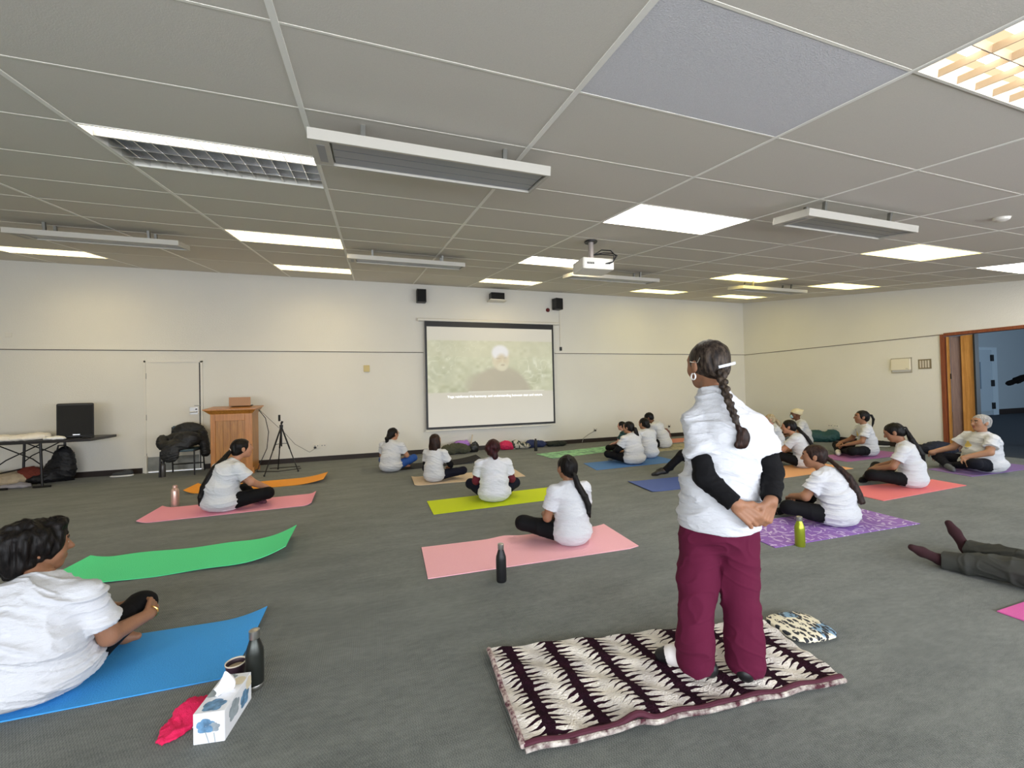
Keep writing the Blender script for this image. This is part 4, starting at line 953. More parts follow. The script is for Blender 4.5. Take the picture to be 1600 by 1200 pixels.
def head_parts(H, R, s):
    T = lambda x, y, z: V3(H)+R@(np.array([x, y, z])*s)
    E = lambda c, r: ell(T(*c), np.array(r)*s, R)
    sk = [E((0, -.012, .025), (.075, .093, .088)), E((0, .030, -.035), (.058, .058, .070)), E((0, .058, -.083), (.026, .024, .022)), E((0, .055, .03), (.060, .034, .05)),
          E((-.036, .058, -.022), (.024, .022, .022)), E((.036, .058, -.022), (.024, .022, .022))]
    det = [cap(T(0, .088, .022), T(0, .107, -.016), .0075*s, .0125*s), cap(T(-.011, .094, -.021), T(.011, .094, -.021), .0075*s), E((0, .085, -.047), (.023, .011, .006)), E((0, .083, -.058), (.019, .011, .007)),
           cap(T(-.045, .078, .035), T(-.014, .090, .037), .006*s), cap(T(.045, .078, .035), T(.014, .090, .037), .006*s)]
    for q in (-1, 1): det += [E((q*.078, -.004, -.002), (.009, .019, .031)), E((q*.082, -.012, .012), (.006, .012, .014)), E((q*.030, .080, .016), (.013, .009, .008))]
    paint = [(1, E((0, .094, -.047), (.026, .014, .0075))), (1, E((0, .091, -.058), (.021, .014, .0075)))]
    for q in (-1, 1):
        paint += [(4, cap(T(q*.046, .083, .037), T(q*.014, .097, .040), .0055*s)), (2, E((q*.030, .088, .015), (.0115, .010, .0045))), (3, E((q*.030, .090, .015), (.0060, .012, .0055)))]
    return sk, det, paint, T, E

def person(label, pos, th, s=1., w=1., J=None, hy=0, hp=0, hr=0, hs=1., sk='brown', hair='black', style='ponytail', tail=None, top=None, legm=None, sleeve=None,
           hands='lap', feet=None, foot_m=None, res=.0075, z0=.008, fold=.008, print_=False, group='people sitting in white T-shirts', hair_disp=.004, standing=False, hmode=None, extra=None, baggy=0., legs='crossed', bare=(), hem=None, amp=1):
    J0 = dict(P=(0, 0, .11), W=(0, -.015, .25), C=(0, .02, .40), N=(0, .07, .53), H=(0, .115, .665),
              SL=(-.165, .045, .475), SR=(.165, .045, .475), EL=(-.235, .14, .27), ER=(.235, .14, .27), WL=(-.15, .34, .20), WR=(.15, .34, .20),
              HL=(-.09, .03, .10), HR=(.09, .03, .10), KL=(-.33, .32, .15), KR=(.33, .32, .15), AL=(.06, .33, .055), AR=(-.04, .43, .055), TL=(.20, .36, .035), TR=(-.19, .47, .035))
    if J: J0.update(J)
    j = {k: V3(v)*s for k, v in J0.items()}
    if not standing or w != 1:
        for k in ('SL', 'SR', 'EL', 'ER'): j[k] = j[k]*np.array([.45+.55*w, 1, 1])
        for k in ('HL', 'HR'): j[k] = j[k]*np.array([w, 1, 1])
    R = Rz(-hy)@Rx(hp)@Ry(hr); S = s
    top = top or M_TEE; legm = legm or M_LEG
    hsk, det, pnt, T, E = head_parts(j['H'], R, hs*S)
    A = .043*(.6+.4*w)*S
    trunk = [ell(j['P'], np.array([.15*w, .125*w, .11])*S), ell(j['W'], np.array([.125*w, .10*w, .13])*S), ell(j['C'], np.array([.145*w, .10*w, .15])*S), cap(j['SL'], j['SR'], .045*S), cap(j['C'], j['N'], .07*S, .05*S)]
    if standing: trunk = standing['trunk']
    neck = [cap(j['N'], T(0, -.02, -.05), .049*S, .047*S)]
    arms = []
    for q in 'LR': arms += [cap(j['S'+q], j['E'+q], A*1.12, A*.88), cap(j['E'+q], j['W'+q], A*.9, A*.60)]
    legg = []
    tr, kr, ar = .075*(.5+.5*w)*S, .052*S, .036*S
    for q in 'LR': legg += [cap(j['H'+q], j['K'+q], tr, kr), cap(j['K'+q], j['A'+q], kr*.98, ar)]
    def foot(q, infl=0):
        a, t_ = j['A'+q], j['T'+q]; dr = nrm(t_-a); heel = a-dr*.035*S*(0 if standing else 1)
        if standing: heel = a+np.array([0, 0, -.045])*S-dr*.04*S
        return [cap(heel, a*.35+t_*.65, (.031+infl)*S, (.028+infl)*S), cap(a*.35+t_*.65, t_, (.030+infl)*S, (.019+infl)*S), cap(a, heel, (.034+infl)*S, (.03+infl)*S)]
    ft = foot('L')+foot('R')
    hg = []
    if hmode: hg = hmode(j, S)
    else:
        for q, sx in (('L', -1), ('R', 1)):
            if hands == 'knee': hg.append(hand(j['W'+q], nrm(j['K'+q]-j['W'+q])+np.array([0, .2, -.15]), (0, .1, 1), -sx*-1 if False else (1 if q == 'L' else -1), .5, S))
            else: hg.append(hand(j['W'+q], nrm(np.array([-sx*.75, .55, -.30])), (0, .35, .9), (1 if q == 'L' else -1), .55, S))
    groups = [(.035*S, trunk+legg), (.02*S, arms), (.03*S, neck+hsk), (.008*S, det), (.02*S, ft)]+[(.006, h) for h in hg]
    P, F = sdf_mesh(groups, res, .012, (((0, 0, .001), (0, 0, -1)),))
    body = np_mesh('person', P, F, [SK[sk], M_LIP, M_EYEW, M_EYE, M_BROW], None, pnt)
    body.location = (pos[0], pos[1], z0); body.rotation_euler = (0, 0, -th)
    tag(body, label, 'person', group)
    # ---- T-shirt
    if standing: stops, sarm = standing['shirt'](j), None
    i = .016*S
    sh = [ell(j['P']+np.array([0, -.005, .0])*S, np.array([.195*w, .175*w, .135])*S), ell(j['W'], np.array([.165*w, .135*w, .15])*S), ell(j['C'], np.array([.165*w, .118*w, .165])*S),
          cap(j['SL'], j['SR'], .062*S), cap(j['C'], j['N']-nrm(j['N']-j['C'])*.01, .085*S, .064*S, clip=[(j['N']+nrm(j['H']-j['N'])*.012*S, nrm(nrm(j['H']-j['N'])+np.array([0, .25, 0])))])]
    if standing: sh = standing['shirt'](j)
    sl = []
    for q in 'LR':
        d_ = j['E'+q]-j['S'+q]; e = j['S'+q]+d_*.66; sl.append(cap(j['S'+q], e+nrm(d_)*.03, A*1.12+i*.9, A*1.2+i*1.5, clip=[(e, nrm(d_))]))
    pn = []
    if print_:
        pn = [(1, ell(j['C']+np.array([0.02, .12*w, -.03])*S, (.06*S, .06*S, .03*S))), (1, ell(j['C']+np.array([.02, .12*w, .0])*S, (.025*S, .06*S, .03*S))), (2, ell(j['C']+np.array([.02, .13*w, -.075])*S, (.05*S, .06*S, .008*S)))]
    blob('tshirt', [(.045*S, sh), (.02*S, sl)], res, [top, M_PRINTY, M_PRINTG], body, pn, folds(fold, (3.6, 3.6, 17)), (((0, 0, standing['hem'] if standing else .002), (0, 0, -1)),), k2=.025)
    # ---- trousers
    if standing: lg = standing['pants'](j)
    else:
        lg = [ell(j['P'], np.array([.165*w, .14*w, .105])*S)]
        for q in 'LR':
            d_ = nrm(j['A'+q]-j['K'+q]); lg += [cap(j['H'+q], j['K'+q], tr+.014*S+baggy, kr+.014*S+baggy), cap(j['K'+q], j['A'+q], kr+.014*S+baggy, ar+.009*S+baggy*1.2, clip=[(j['A'+q]-d_*.02*S, d_)])]
    blob('trousers', [(.03*S, lg)], res, legm, body, (), folds(.007 if standing else .004+baggy*.4, (6, 6, 9)), (((0, 0, .002), (0, 0, -1)),))
    # ---- long sleeves under the T-shirt
    if sleeve:
        g = []
        for q in 'LR':
            d_ = nrm(j['W'+q]-j['E'+q]); g.append([cap(j['S'+q], j['E'+q], A*1.2, A*1.0+.006), cap(j['E'+q], j['W'+q], A*.98+.007, A*.75+.008, clip=[(j['W'+q]-d_*.008, d_)])])
        for k, q in enumerate(g): blob('long_sleeve', [(.02*S, q)], res, sleeve, body, (), folds(.004, (12, 12, 22)), cuts=())
    # ---- socks, shoes
    if foot_m:
        for q in 'LR': blob('sock' if foot_m is not M_BLACK else 'shoe', [(.02*S, foot(q, .005))], min(res, .007), foot_m, body, cuts=(((0, 0, .0005), (0, 0, -1)),))
    # ---- hair
    if style != 'none':
        cl = [(T(0, .042, 0), R@nrm((0, 1, -.62)))]
        hr_ = [ell(T(0, -.016, .030), np.array([.085, .104, .096])*hs*S, R, cl), ell(T(0, -.058, -.018), np.array([.066, .055, .060])*hs*S, R)]
        if style == 'short': hr_ = [ell(T(0, -.014, .032), np.array([.084, .103, .094])*hs*S, R, cl), ell(T(0, -.055, -.015), np.array([.066, .05, .055])*hs*S, R)]
        if style == 'fluffy': hr_ = [ell(T(0, -.025, .030), np.array([.103, .118, .104])*hs*S, R, [(T(0, .062, 0), R@nrm((0, 1, -.45)))]), ell(T(0, -.06, -.035), np.array([.088, .065, .075])*hs*S, R), ell(T(0, .05, .10), np.array([.06, .04, .03])*hs*S, R)]
        if style == 'long': hr_ += [ell(T(0, -.045, -.09), np.array([.098, .062, .13])*hs*S, R), ell(T(0, -.055, -.17), np.array([.088, .05, .07])*hs*S, R), ell(T(-.07, -.005, -.06), np.array([.035, .045, .10])*hs*S, R), ell(T(.07, -.005, -.06), np.array([.035, .045, .10])*hs*S, R)]
        if style == 'bun': hr_ += [ell(T(0, -.10, -.035), np.array([.052, .045, .055])*hs*S, R)]
        if style == 'updo': hr_ = [ell(T(0, -.02, .035), np.array([.095, .11, .098])*hs*S, R, cl), ell(T(-.02, -.06, -.03), np.array([.07, .06, .06])*hs*S, R), ell(T(.015, -.085, -.085), np.array([.042, .035, .05])*hs*S, R), ell(T(-.07, -.05, .02), np.array([.045, .06, .055])*hs*S, R)]
        hm = HR[hair]; hh = blob('hair', [(.02*S, hr_)], min(res, .006), hm, body, (), lambda P_: hair_disp*vnoise(P_*np.array([55, 55, 16])), cuts=())
        if tail:
            pts = tail(T) if callable(tail) else tail
            chain = []; m_ = len(pts)
            for q_ in range(4):
                an = q_*PI/2+.4; off = [np.array([math.cos(an+k*.5), math.sin(an+k*.5)*.6, 0])*p[3]*.42*min(1, k) for k, p in enumerate(pts)]
                chain += [cap(V3(a[:3])+oa, V3(b[:3])+ob, a[3]*.68, b[3]*.66) for a, b, oa, ob in zip(pts, pts[1:], off, off[1:])]
            tn = 'ponytail'
            blob(tn, [(.007, chain)], min(res, .006), hm, body, (), lambda P_: .003*vnoise(P_*np.array([70, 70, 14])), cuts=())
    if extra: extra(body, j, T, E, S, R)
    return body, j, T, E

def tie(color, ti=None):
    """hair tie where the ponytail starts"""
    def f(body, j, T, E, S, R):
        c = T(0, -.118, .012); a = R@np.array([0, 1, .25])
        u = nrm(np.cross(a, (1, 0, 0))); v = nrm(np.cross(a, u))
        MB().tube([tuple(c+(u*math.cos(q*PI/6)+v*math.sin(q*PI/6))*.017) for q in range(13)], .006, 8).build('hair_tie', color, body, smooth=True)
    return f
def glasses(body, j, T, E, S, R):
    mb = MB()
    for q in (-1, 1):
        mb.tube([tuple(T(q*.031+.021*math.cos(a), .104, .014+.016*math.sin(a))) for a in np.linspace(0, 2*PI, 13)], .0018, 6)
        mb.tube([tuple(T(q*.052, .102, .018)), tuple(T(q*.078, .07, .018)), tuple(T(q*.084, -.005, .016))], .0022, 6)
    mb.tube([tuple(T(-.01, .105, .016)), tuple(T(.01, .105, .016))], .0018, 6).build('glasses', M_BLACK, body)
M_TIE = mat('beige_elastic', (.62, .45, .33), .7); M_WTIE = mat('white_elastic', (.85, .85, .85), .6)

# P1 large in the left foreground
def p1hands(j, S):
    return [hand(j['WR'], (-.25, .85, .25), (.9, .1, .3), 1, .9, S*1.02), hand(j['WL'], (.85, .45, .15), (-.3, .2, .9), 1, .8, S)]
b, j, T, E = person('woman with short fluffy black hair holding her knee at the left edge of the photo', (-1.485, 2.52), .12, 1., 1.30,
    dict(P=(0, 0, .12), W=(0, -.03, .25), C=(.0, .0, .37), N=(-.005, .06, .50), H=(-.075, .13, .625), SL=(-.17, .02, .43), SR=(.165, .02, .425), ER=(.215, .08, .19), WR=(.31, .265, .19), EL=(-.20, .16, .25), WL=(.06, .40, .19),
         KR=(.215, .37, .20), KL=(-.30, .30, .15), AR=(.02, .42, .06), TR=(-.14, .44, .04)),
    hy=.75, hp=-.05, hs=1.07, sk='brown', style='fluffy', res=.0055, hmode=p1hands, fold=.015, hair_disp=.016)
MB().tube([tuple(j['WR']+np.array([.031*math.cos(a), .02+.012*math.sin(a)*0, .031*math.sin(a)])) for a in np.linspace(0, 2*PI, 17)], .0035, 8).build('bangle', mat('gold', (.8, .5, .15), .25, 1), b, smooth=True)
cc = T(0, 0, 0); MB().box(-.012, .012, -.003, .003, -.022, .022).build('collar_label', M_WTIE, b, loc=tuple(j['N']+np.array([-.02, -.085, -.02])))

# P2
def tail_back(drop, r=.022, dx=0, dy=0, bulge=0):
    def f(T):
        a = T(0, -.10, .015); b = T(0, -.135, -.01)
        pts = [(*a, r*.7), (*b, r), (*(b+np.array([dx*.2, -.012+dy*.2, -drop*.25])), r*1.25), (*(b+np.array([dx*.5, -.02+dy*.5-bulge, -drop*.5])), r*1.2), (*(b+np.array([dx*.8, -.02+dy*.8-bulge, -drop*.8])), r*1.0), (*(b+np.array([dx, -.015+dy, -drop])), r*.35)]
        return pts
    return f
person('woman in profile with low ponytail on the left hand pink mat', (-1.70, 5.82), .98, 1.04, 1.28, dict(C=(0, .03, .40), N=(0, .12, .535), H=(0, .20, .665), W=(0, -.02, .25), SL=(-.155, .09, .47), SR=(.155, .09, .47), ER=(.20, .21, .30), EL=(-.20, .21, .30), WR=(.17, .40, .19), WL=(-.14, .42, .19), KR=(.29, .36, .15), KL=(-.30, .33, .13), TR=(-.14, .50, .04)),
    hy=.1, hp=.08, sk='warm', tail=lambda T: [(*T(0, -.10, .015), .018), (*T(0, -.135, -.02), .026), (0, .0, .58, .036), (0, -.08, .50, .042), (0, -.13, .41, .042), (0, -.19, .30, .038), (0, -.225, .19, .028), (0, -.235, .10, .010)], extra=tie(M_TIE), foot_m=mat('plum_sock', (.10, .03, .05), .8), res=.0065)
# P3
person('woman with glasses, low bun and royal blue trousers near the front wall', (.29, 7.45), .50, .93, 1.12, hy=.42, sk='warm', style='bun', legm=M_BLUELEG, tail=lambda T: [(*T(0, -.10, -.02), .025), (*T(-.0, -.15, -.06), .036), (*T(0, -.145, -.13), .03), (*T(0, -.13, -.17), .015)],
    J=dict(KR=(.30, .34, .19), AR=(.12, .46, .06), TR=(.10, .54, .04)), extra=glasses)
# P4
person('woman with long loose dark hair on the beige mat', (.87, 6.33), .62, .88, 1.0, J=dict(KR=(.40, .30, .14), AR=(.10, .34, .055), TR=(-.04, .38, .04), H=(0, .06, .675), N=(0, .04, .54)), hy=.25, sk='tan', hair='brown', style='long', legm=M_NAVYLEG, sleeve=M_SLEEVE)
# P5
person('woman with pinned up dark red hair and maroon sleeves on the lime mat', (1.40, 4.92), .18, .93, 1.15, J=dict(H=(0, .05, .665), N=(0, .04, .53), KL=(-.30, .20, .19), KR=(.31, .22, .17), EL=(-.215, .08, .25), ER=(.225, .10, .25)), sk='tan', hair='maroon', style='updo', legm=M_NAVYLEG, sleeve=M_MAROONS)
# P6
def p6tail(T):
    return [(*T(0, -.09, -.03), .026), (*T(0, -.125, -.055), .021), (.035, -.075, .50, .028), (.075, -.10, .42, .030), (.105, -.115, .34, .026), (.10, -.125, .275, .018), (.11, -.125, .24, .007)]
person('girl with long ponytail seen from behind on the front pink mat', (1.63, 3.30), -.08, .96, .98, J=dict(P=(0, 0, .11), C=(0, .01, .39), N=(0, .03, .53), H=(0, .055, .665), KL=(-.37, .25, .16), EL=(-.215, .06, .24), ER=(.215, .10, .25), WL=(-.12, .30, .20), SL=(-.16, .02, .475), SR=(.16, .02, .475)), hy=-.05, sk='brown', style='ponytail', tail=p6tail, res=.006, fold=.006)
# P8, P9, P10, P11
person('woman with dark ponytail and black sleeves seated on the blue mat', (4.35, 6.29), -.22, .93, 1.22, hy=-.35, sk='tan', tail=tail_back(.22, .03, .05), sleeve=M_SLEEVE, foot_m=mat('grey_sock', (.16, .16, .14), .9), J=dict(KL=(-.33, .34, .17)), z0=.010)
person('person with black bun directly behind the woman with black sleeves', (4.98, 6.72), -.10, .95, 1.1, hy=-.2, sk='tan', style='bun')
person('man with short dark hair leaning forward with grey sleeves on the sand rug', (6.08, 7.66), -.62, 1.02, 1.02, sk='dark', style='short', sleeve=M_GREYS,
    J=dict(C=(0, .10, .40), W=(0, .02, .25), N=(0, .20, .52), H=(0, .30, .625), SL=(-.17, .16, .47), SR=(.17, .16, .47), EL=(-.22, .28, .25), ER=(.22, .28, .25), WL=(-.17, .42, .05), WR=(.17, .42, .05)), hp=-.4, hy=-.1,
    hmode=lambda j, S: [hand(j['WL'], (.2, 1, -.1), (0, 0, 1), 1, .1, S), hand(j['WR'], (-.2, 1, -.1), (0, 0, 1), -1, .1, S)])
t = NT('green_plaid'); v = t.obj(); x, y, z = t.xyz(v); pl = t.math('MULTIPLY', t.math('SINE', t.math('MULTIPLY', x, 120)), t.math('SINE', t.math('MULTIPLY', z, 120)))
t.base(t.mix(t.step(pl, -.2, .3), (.010, .035, .03), (.03, .10, .12))); t.rough(.85)
person('person in a dark green checked shirt half hidden behind the woman with black sleeves', (5.02, 7.50), -.7, .80, 1.2, sk='pale', top=t.m, style='short', group='people half hidden behind others', J=dict(KL=(-.42, .35, .14)))
# P12 legs of a person hidden behind the standing woman
person('person in black trousers and sandals, mostly hidden behind the standing woman', (4.72, 4.90), -.93, 1., 1.05, sk='tan', style='ponytail', foot_m=M_BLACK, group='people half hidden behind others', z0=.008,
    J=dict(P=(0, 0, .11), W=(0, -.08, .24), C=(0, -.14, .37), N=(0, -.17, .50), H=(0, -.17, .63), SL=(-.165, -.15, .45), SR=(.165, -.15, .45), EL=(-.22, -.05, .27), ER=(.22, -.05, .27), WL=(-.20, .18, .29), WR=(.20, .18, .29),
           HL=(-.09, .05, .10), HR=(.09, .05, .10), KL=(-.13, .40, .33), KR=(.12, .38, .30), AL=(-.14, .66, .075), AR=(.12, .58, .075), TL=(-.16, .82, .03), TR=(.13, .75, .03)))
# P13, P14, P15
person('grey blond woman with ponytail facing left, behind the standing woman', (7.72, 6.28), -.80, .93, 1.05, hy=-.15, sk='pale', hair='blond', tail=tail_back(.12, .034, 0, -.03), top=M_TEE, legm=mat('sage_leggings', (.16, .19, .15), .8))
def beanie(body, j, T, E, S, R):
    M_BE = mat('cream_knit', (.74, .66, .44), .95, bump=.6, bscale=120)
    blob('knit_hat', [(.02, [ell(T(0, -.02, .045), np.array([.094, .112, .090])*S, R, [(T(0, .0, .012), R@nrm((0, .35, -1)))]), ell(T(0, -.12, .085), np.array([.03, .035, .028])*S, R)])], .006, M_BE, body, cuts=())
    blob('face_mask', [(.012, [ell(T(0, .072, -.035), np.array([.052, .040, .048])*S, R)])], .005, mat('pale_blue_mask', (.45, .68, .78), .8), body, cuts=())
person('person in a cream knitted hat and blue face mask near the right wall', (8.86, 6.58), -.85, 1.0, 1.08, hy=-.15, sk='dark', style='none', extra=beanie, legm=mat('blue_check_trousers', (.03, .05, .13), .8, var=.9, vscale=30, col2=(.25, .25, .2)))
person('woman with very long black ponytail facing left on the peach mat', (6.52, 4.86), -.50, .96, 1.02, hy=-.15, hp=-.05, sk='warm', tail=lambda T: [(*T(0, -.10, .015), .018), (*T(0, -.135, -.02), .026), (0, -.0, .56, .030), (0, -.07, .48, .032), (0, -.125, .38, .030), (0, -.175, .28, .027), (0, -.21, .17, .020), (0, -.215, .09, .008)], foot_m=mat('white_sock', (.72, .70, .70), .9), z0=.008,
    J=dict(C=(0, .04, .40), N=(0, .11, .53), H=(0, .18, .66), KL=(-.26, .36, .22), EL=(-.20, .24, .30), WL=(-.20, .46, .24), KR=(.28, .34, .16), SL=(-.165, .08, .475)))
# P16
person('woman with short high ponytail sitting upright near the right wall', (8.55, 5.16), -.86, 1.03, .98, hy=.0, hp=.05, sk='brown', tail=lambda T: [(*T(0, -.09, .05), .018), (*T(0, -.14, .045), .018), (*T(0, -.17, -.02), .021), (*T(0, -.165, -.10), .018), (*T(0, -.155, -.17), .006)], foot_m=mat('white_sock', (.72, .70, .70), .9), print_=True,
    J=dict(H=(0, .06, .675), N=(0, .03, .54), C=(0, .01, .40), KL=(-.40, .34, .12), KR=(.34, .34, .13)))
# P17
person('woman with long dark ponytail on the purple leaf patterned mat', (4.17, 2.80), -.28, .96, 1.17, hy=-.38, hp=-.06, sk='brown', hair='brown', fold=.012, res=.006, z0=.008, foot_m=M_LEG,
    tail=lambda T: [(*T(0, -.09, .0), .026), (*T(0, -.13, -.03), .022), (.01, -.04, .53, .026), (.03, -.10, .46, .032), (.04, -.135, .38, .036), (.045, -.165, .30, .040), (.045, -.185, .235, .034)],
    J=dict(C=(0, .03, .38), N=(0, .10, .51), H=(0, .17, .64), SL=(-.15, .08, .455), SR=(.155, .05, .46), EL=(-.22, .17, .27), WL=(-.14, .33, .23), KL=(-.38, .27, .17), AL=(-.04, .42, .06), TL=(-.18, .46, .04)))
# P18
person('woman looking down with thick ponytail on the coral red mat', (6.47, 3.42), -.42, 1.0, 1.0, hy=-.1, hp=-.42, sk='brown', fold=.007, z0=.008, foot_m=M_LEG,
    tail=lambda T: [(*T(0, -.09, .03), .02), (*T(0, -.125, .02), .02), (.0, -.02, .60, .035), (.0, -.07, .50, .04), (.0, -.11, .42, .034), (.0, -.13, .34, .012)], extra=tie(M_WTIE),
    J=dict(C=(0, .02, .41), N=(0, .07, .55), H=(0, .14, .675), KL=(-.36, .33, .16), KR=(.34, .36, .16), AL=(.0, .42, .05), TL=(-.14, .46, .03)))
# P19
M_CHAR = mat('charcoal_navy_trousers', (.006, .0065, .012), .85, spec=.2, bump=.4, bscale=20)
def watch(body, j, T, E, S, R):
    MB().tube([tuple(j['WL']+np.array([.036*math.cos(a), .010*math.cos(a)-.02, .034*math.sin(a)])) for a in np.linspace(0, 2*PI, 15)], .009, 8).build('wristband', M_BLACK, body, smooth=True)
person('grey haired man with a yellow printed shirt sitting by the folding door', (8.50, 3.62), -1.02, 1.03, 1.38, hy=-.1, hp=.05, sk='tan', hair='grey', style='short', legm=M_CHAR, foot_m=mat('grey_sock2', (.10, .11, .12), .9), print_=True, extra=watch, hs=1.03,
    J=dict(H=(0, .0, .675), N=(0, -.01, .54), C=(0, -.02, .39), W=(0, .0, .25), EL=(-.25, .13, .30), ER=(.24, .15, .29), WL=(-.20, .36, .21), WR=(.30, .42, .21), SL=(-.17, .02, .475), SR=(.17, .02, .475)), hands='knee')

# P20 person lying on the floor at the right, only the lower legs in view
def lying(j): return None
M_SLACK = mat('charcoal_slacks', (.045, .048, .042), .8, bump=.8, bscale=9, var=.2, vscale=7)
M_MSOCK = mat('dark_maroon_sock', (.030, .006, .009), .95)
b, j, T, E = person('person lying on the carpet in charcoal trousers and maroon socks, cut by the right edge', (4.10, .98), -.12, 1., 1.0, sk='tan', style='short', top=mat('grey_tshirt', (.3, .3, .3), .9), legm=M_SLACK, foot_m=M_MSOCK, group='people half hidden behind others', z0=.008, res=.0065, baggy=.018,
    J=dict(P=(0, -.05, .105), W=(0, -.22, .11), C=(0, -.40, .12), N=(0, -.56, .12), H=(0, -.69, .12), SL=(-.17, -.50, .10), SR=(.17, -.50, .10), EL=(-.26, -.28, .07), ER=(.26, -.28, .07), WL=(-.28, -.05, .05), WR=(.28, -.05, .05),
           HL=(-.09, .0, .09), HR=(.09, .0, .09), KL=(-.095, .50, .10), KR=(.22, .50, .09), AL=(-.118, .93, .045), AR=(.32, .93, .045), TL=(-.26, 1.03, .125), TR=(.31, 1.02, .215)), hp=PI/2*.9)
# P7 standing woman on the blanket
def p7():
    J = dict(P=(.012, .0, .80), W=(.03, .0, .95), C=(.055, -.005, 1.10), N=(.015, .055, 1.295), H=(.012, .112, 1.422),
             SL=(-.080, .0, 1.150), SR=(.190, .0, 1.125), EL=(-.075, -.125, .90), ER=(.238, -.04, .915), WL=(.030, -.195, .800), WR=(.182, -.165, .812),
             HL=(-.07, .01, .74), HR=(.095, .01, .74), KL=(-.098, -.03, .40), KR=(.084, -.03, .40), AL=(-.125, -.105, .085), AR=(.072, -.085, .085), TL=(-.275, -.04, .03), TR=(.09, .09, .03))
    A_ = lambda *v: V3(v)
    trunk = [ell((.012, .0, .78), (.145, .115, .14)), ell((.03, .0, .95), (.125, .11, .15)), ell((.055, -.005, 1.08), (.135, .10, .14)), cap(A_(-.07, .0, 1.13), A_(.17, .0, 1.12), .045), cap(A_(.05, .0, 1.12), A_(.015, .05, 1.28), .06, .045)]
    def shirt(j):
        nd = nrm(j['H']-j['N'])
        return [ell((.014, .0, .70), (.192, .165, .15)), ell((.022, .0, .84), (.182, .158, .16)), ell((.040, .0, .98), (.168, .145, .16)), ell((.055, -.01, 1.09), (.165, .135, .14)),
                cap(A_(.012, .035, 1.262), A_(-.078, .0, 1.145), .060, .060), cap(A_(.028, .035, 1.258), A_(.185, .0, 1.118), .060, .060), cap(A_(.055, -.03, 1.12), A_(.03, .0, 1.21), .085, .075),
                cap(A_(.03, .0, 1.18), j['N'], .085, .062, clip=[(j['N']-nd*.008, nd)])]
    def pants(j):
        g = [ell((.012, .0, .76), (.160, .132, .14)), ell((.012, -.02, .66), (.150, .125, .14))]
        for q, sx in (('L', -1), ('R', 1)):
            h, k, a = j['H'+q], j['K'+q], j['A'+q]; b_ = a+np.array([.0, .0, -.02])
            g += [cap(h-np.array([0, 0, .08]), k, .094, .084), cap(k, a+np.array([sx*.008, .0, .07]), .084, .080), cap(a+np.array([sx*.008, .0, .07]), b_+np.array([sx*.012, 0, 0]), .080, .088, clip=[((0, 0, .022), (0, 0, -1))])]
        return g
    def hands(j, S):
        a = hand(j['WL'], (.72, -.06, -.62), (.1, -.98, .1), -1, .62, .98); b_ = hand(j['WR'], (-.42, -.22, -.88), (.45, -.88, .0), 1, .85, .98)
        return [a, b_]
    def braid(T):
        return [tuple(T(.0, -.098, -.012)), (.040, -.015, 1.350), (.036, -.075, 1.295), (.036, -.125, 1.24), (.046, -.150, 1.185), (.056, -.157, 1.150)]
    def extra(body, j, T, E, S, R):
        pts = braid(T); fine = []
        for a, b_ in zip(pts, pts[1:]):
            for q in range(5): fine.append(V3(a)+(V3(b_)-V3(a))*q/5)
        g = []
        for q, p in enumerate(fine):
            f = q/len(fine); r = .027-.012*f; o = .012*(1-.4*f)
            if q % 3 == 0: g.append(cap(p+np.array([-o, 0, .008]), p+np.array([o*.8, -.005, -.012]), r*.62, r*.52))
            if q % 3 == 1: g.append(cap(p+np.array([o, 0, .008]), p+np.array([-o*.8, -.005, -.012]), r*.62, r*.52))
            g.append(ell(p, (r*.75, r*.65, .012)))
        blob('braid', [(.003, g)], .0035, HR['braid'], body, (), lambda P_: .0012*vnoise(P_*np.array([160, 160, 60])), cuts=())
        e = V3(pts[-1]); g = [cap(e, e+np.array([.004, -.003, -.02]), .008, .012), ell(e+np.array([.022, -.004, -.062]), (.028, .018, .045)), ell(e+np.array([.008, -.004, -.095]), (.025, .014, .018))]
        blob('braid_end', [(.012, g)], .004, HR['brown'], body, (), lambda P_: .002*vnoise(P_*np.array([120, 120, 20])), cuts=())
        # white hair slide, hoop earring, hairpins
        c = T(.008, -.104, -.006); d = R@nrm((.97, -.05, .20)); n_ = R@np.array([0, -1, 0]); u = nrm(np.cross(d, n_))
        mb = MB(); P = [c+n_*.012+d*a*.048+n_*(.006*(1-a*a))+u*b_*.0065 for a in (-1, -.5, 0, .5, 1) for b_ in (-1, 1)]
        P2 = [p+n_*.004 for p in P]; V = [tuple(p) for p in P+P2]; F = []
        for k in range(4): F += [(2*k, 2*k+2, 2*k+3, 2*k+1), (10+2*k, 10+2*k+1, 10+2*k+3, 10+2*k+2), (2*k, 10+2*k, 10+2*k+2, 2*k+2), (2*k+1, 2*k+3, 10+2*k+3, 10+2*k+1)]
        F += [(0, 1, 11, 10), (8, 18, 19, 9)]
        mb.add(V, F).build('hair_slide', mat('pearl_plastic', (.55, .58, .62), .35), body)
        ec = T(-.088, -.006, -.052)
        MB().tube([tuple(ec+R@np.array([.0, .0155*math.sin(a), .0155*math.cos(a)])) for a in np.linspace(.35, 2*PI-.35, 17)], .0038, 8).build('earring', mat('white_pearl', (.9, .87, .84), .25), body, smooth=True)
        MB().tube([tuple(T(-.087, -.055, .035)), tuple(T(-.090, -.040, .012))], .0025, 6).build('hairpin', M_STEEL, body, smooth=True)
        MB().tube([tuple(T(-.092, -.035, .012)), tuple(T(-.090, .01, .020))], .0018, 6).build('hairpin', M_STEEL, body, smooth=True)
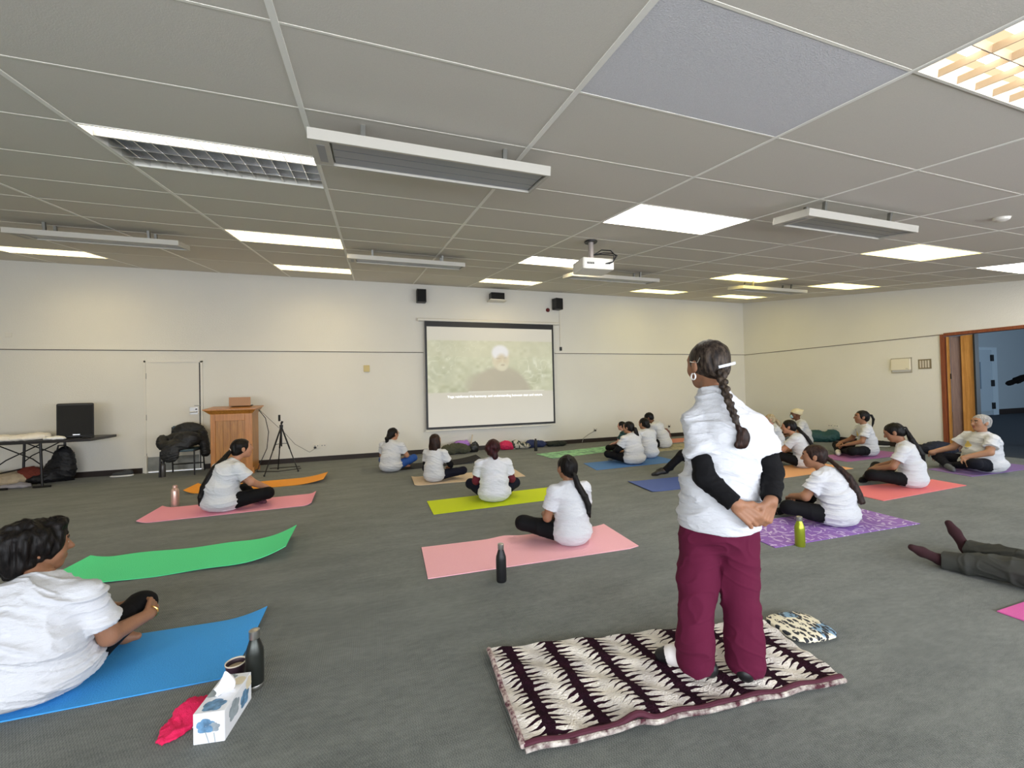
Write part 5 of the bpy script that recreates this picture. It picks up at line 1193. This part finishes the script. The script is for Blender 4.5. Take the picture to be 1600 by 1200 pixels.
        # socks with black toe and heel
        for q in 'LR':
            a, t_ = j['A'+q], j['T'+q]; d = nrm((t_-a)*np.array([1, 1, 0])); hl = a+np.array([0, 0, -.045])-d*.045
            g = [cap(hl, a*.3+t_*.7+np.array([0, 0, -.0]), .036, .040), cap(a*.3+t_*.7, t_, .040, .030), cap(a, hl, .036, .034)]
            blob('sock', [(.02, g)], .005, [mat('white_cotton', (.82, .78, .76), .9), M_BLACK], body, [(1, ell(t_+d*.03, (.075, .075, .06))), (1, ell(hl-d*.01, (.05, .05, .035)))], cuts=(((0, 0, .001), (0, 0, -1)),))
    st = dict(trunk=trunk, shirt=shirt, pants=pants, hem=.645)
    b, j, T, E = person('woman in maroon trousers with a braid standing on the striped blanket, hands behind her', (1.56, 1.60), .50, 1., 1., J, hy=-.45, hp=-.02, hs=1.04, sk='brown', hair='braid', style='braid', legm=mat('maroon_fleece', (.105, .009, .034), .9, spec=.2, bump=.5, bscale=10), sleeve=M_SLEEVE,
        res=.0045, z0=.028, fold=.010, standing=st, hmode=hands, extra=extra, group=None, hair_disp=.0025)
    b.children[[c.name.split('.')[0] for c in b.children].index('hair')]
p7()

# person in the far room, only a raised elbow shows at the right edge
person('person in black in the hall beyond the folding door, arm raised', (12.55, 4.47), -2.2, 1., 1., dict(P=(0, 0, .92), W=(0, 0, 1.08), C=(0, 0, 1.27), N=(0, .0, 1.43), H=(0, .02, 1.56),
    SL=(-.18, 0, 1.38), SR=(.18, 0, 1.38), ER=(.42, .05, 1.26), WR=(.22, .22, 1.40), EL=(-.24, 0, 1.10), WL=(-.24, .10, .86), HL=(-.09, 0, .88), HR=(.09, 0, .88), KL=(-.1, .02, .48), KR=(.1, .02, .48), AL=(-.1, -.02, .08), AR=(.1, -.02, .08), TL=(-.12, .14, .03), TR=(.12, .14, .03)),
    sk='tan', style='short', top=M_SLEEVE, sleeve=M_SLEEVE, foot_m=M_BLACK, group=None, z0=0, res=.012,
    standing=dict(trunk=[ell((0, 0, .92), (.16, .12, .13)), ell((0, 0, 1.1), (.14, .11, .15)), ell((0, 0, 1.28), (.16, .11, .15)), cap((-.16, 0, 1.38), (.16, 0, 1.38), .05)],
                  shirt=lambda j: [ell((0, 0, .95), (.18, .14, .14)), ell((0, 0, 1.1), (.165, .13, .17)), ell((0, 0, 1.28), (.18, .13, .165)), cap((-.16, 0, 1.38), (.16, 0, 1.38), .065)],
                  pants=lambda j: [ell((0, 0, .90), (.17, .13, .12))]+[c for q in 'LR' for c in (cap(j['H'+q], j['K'+q], .09, .07), cap(j['K'+q], j['A'+q], .07, .06))], hem=.86))
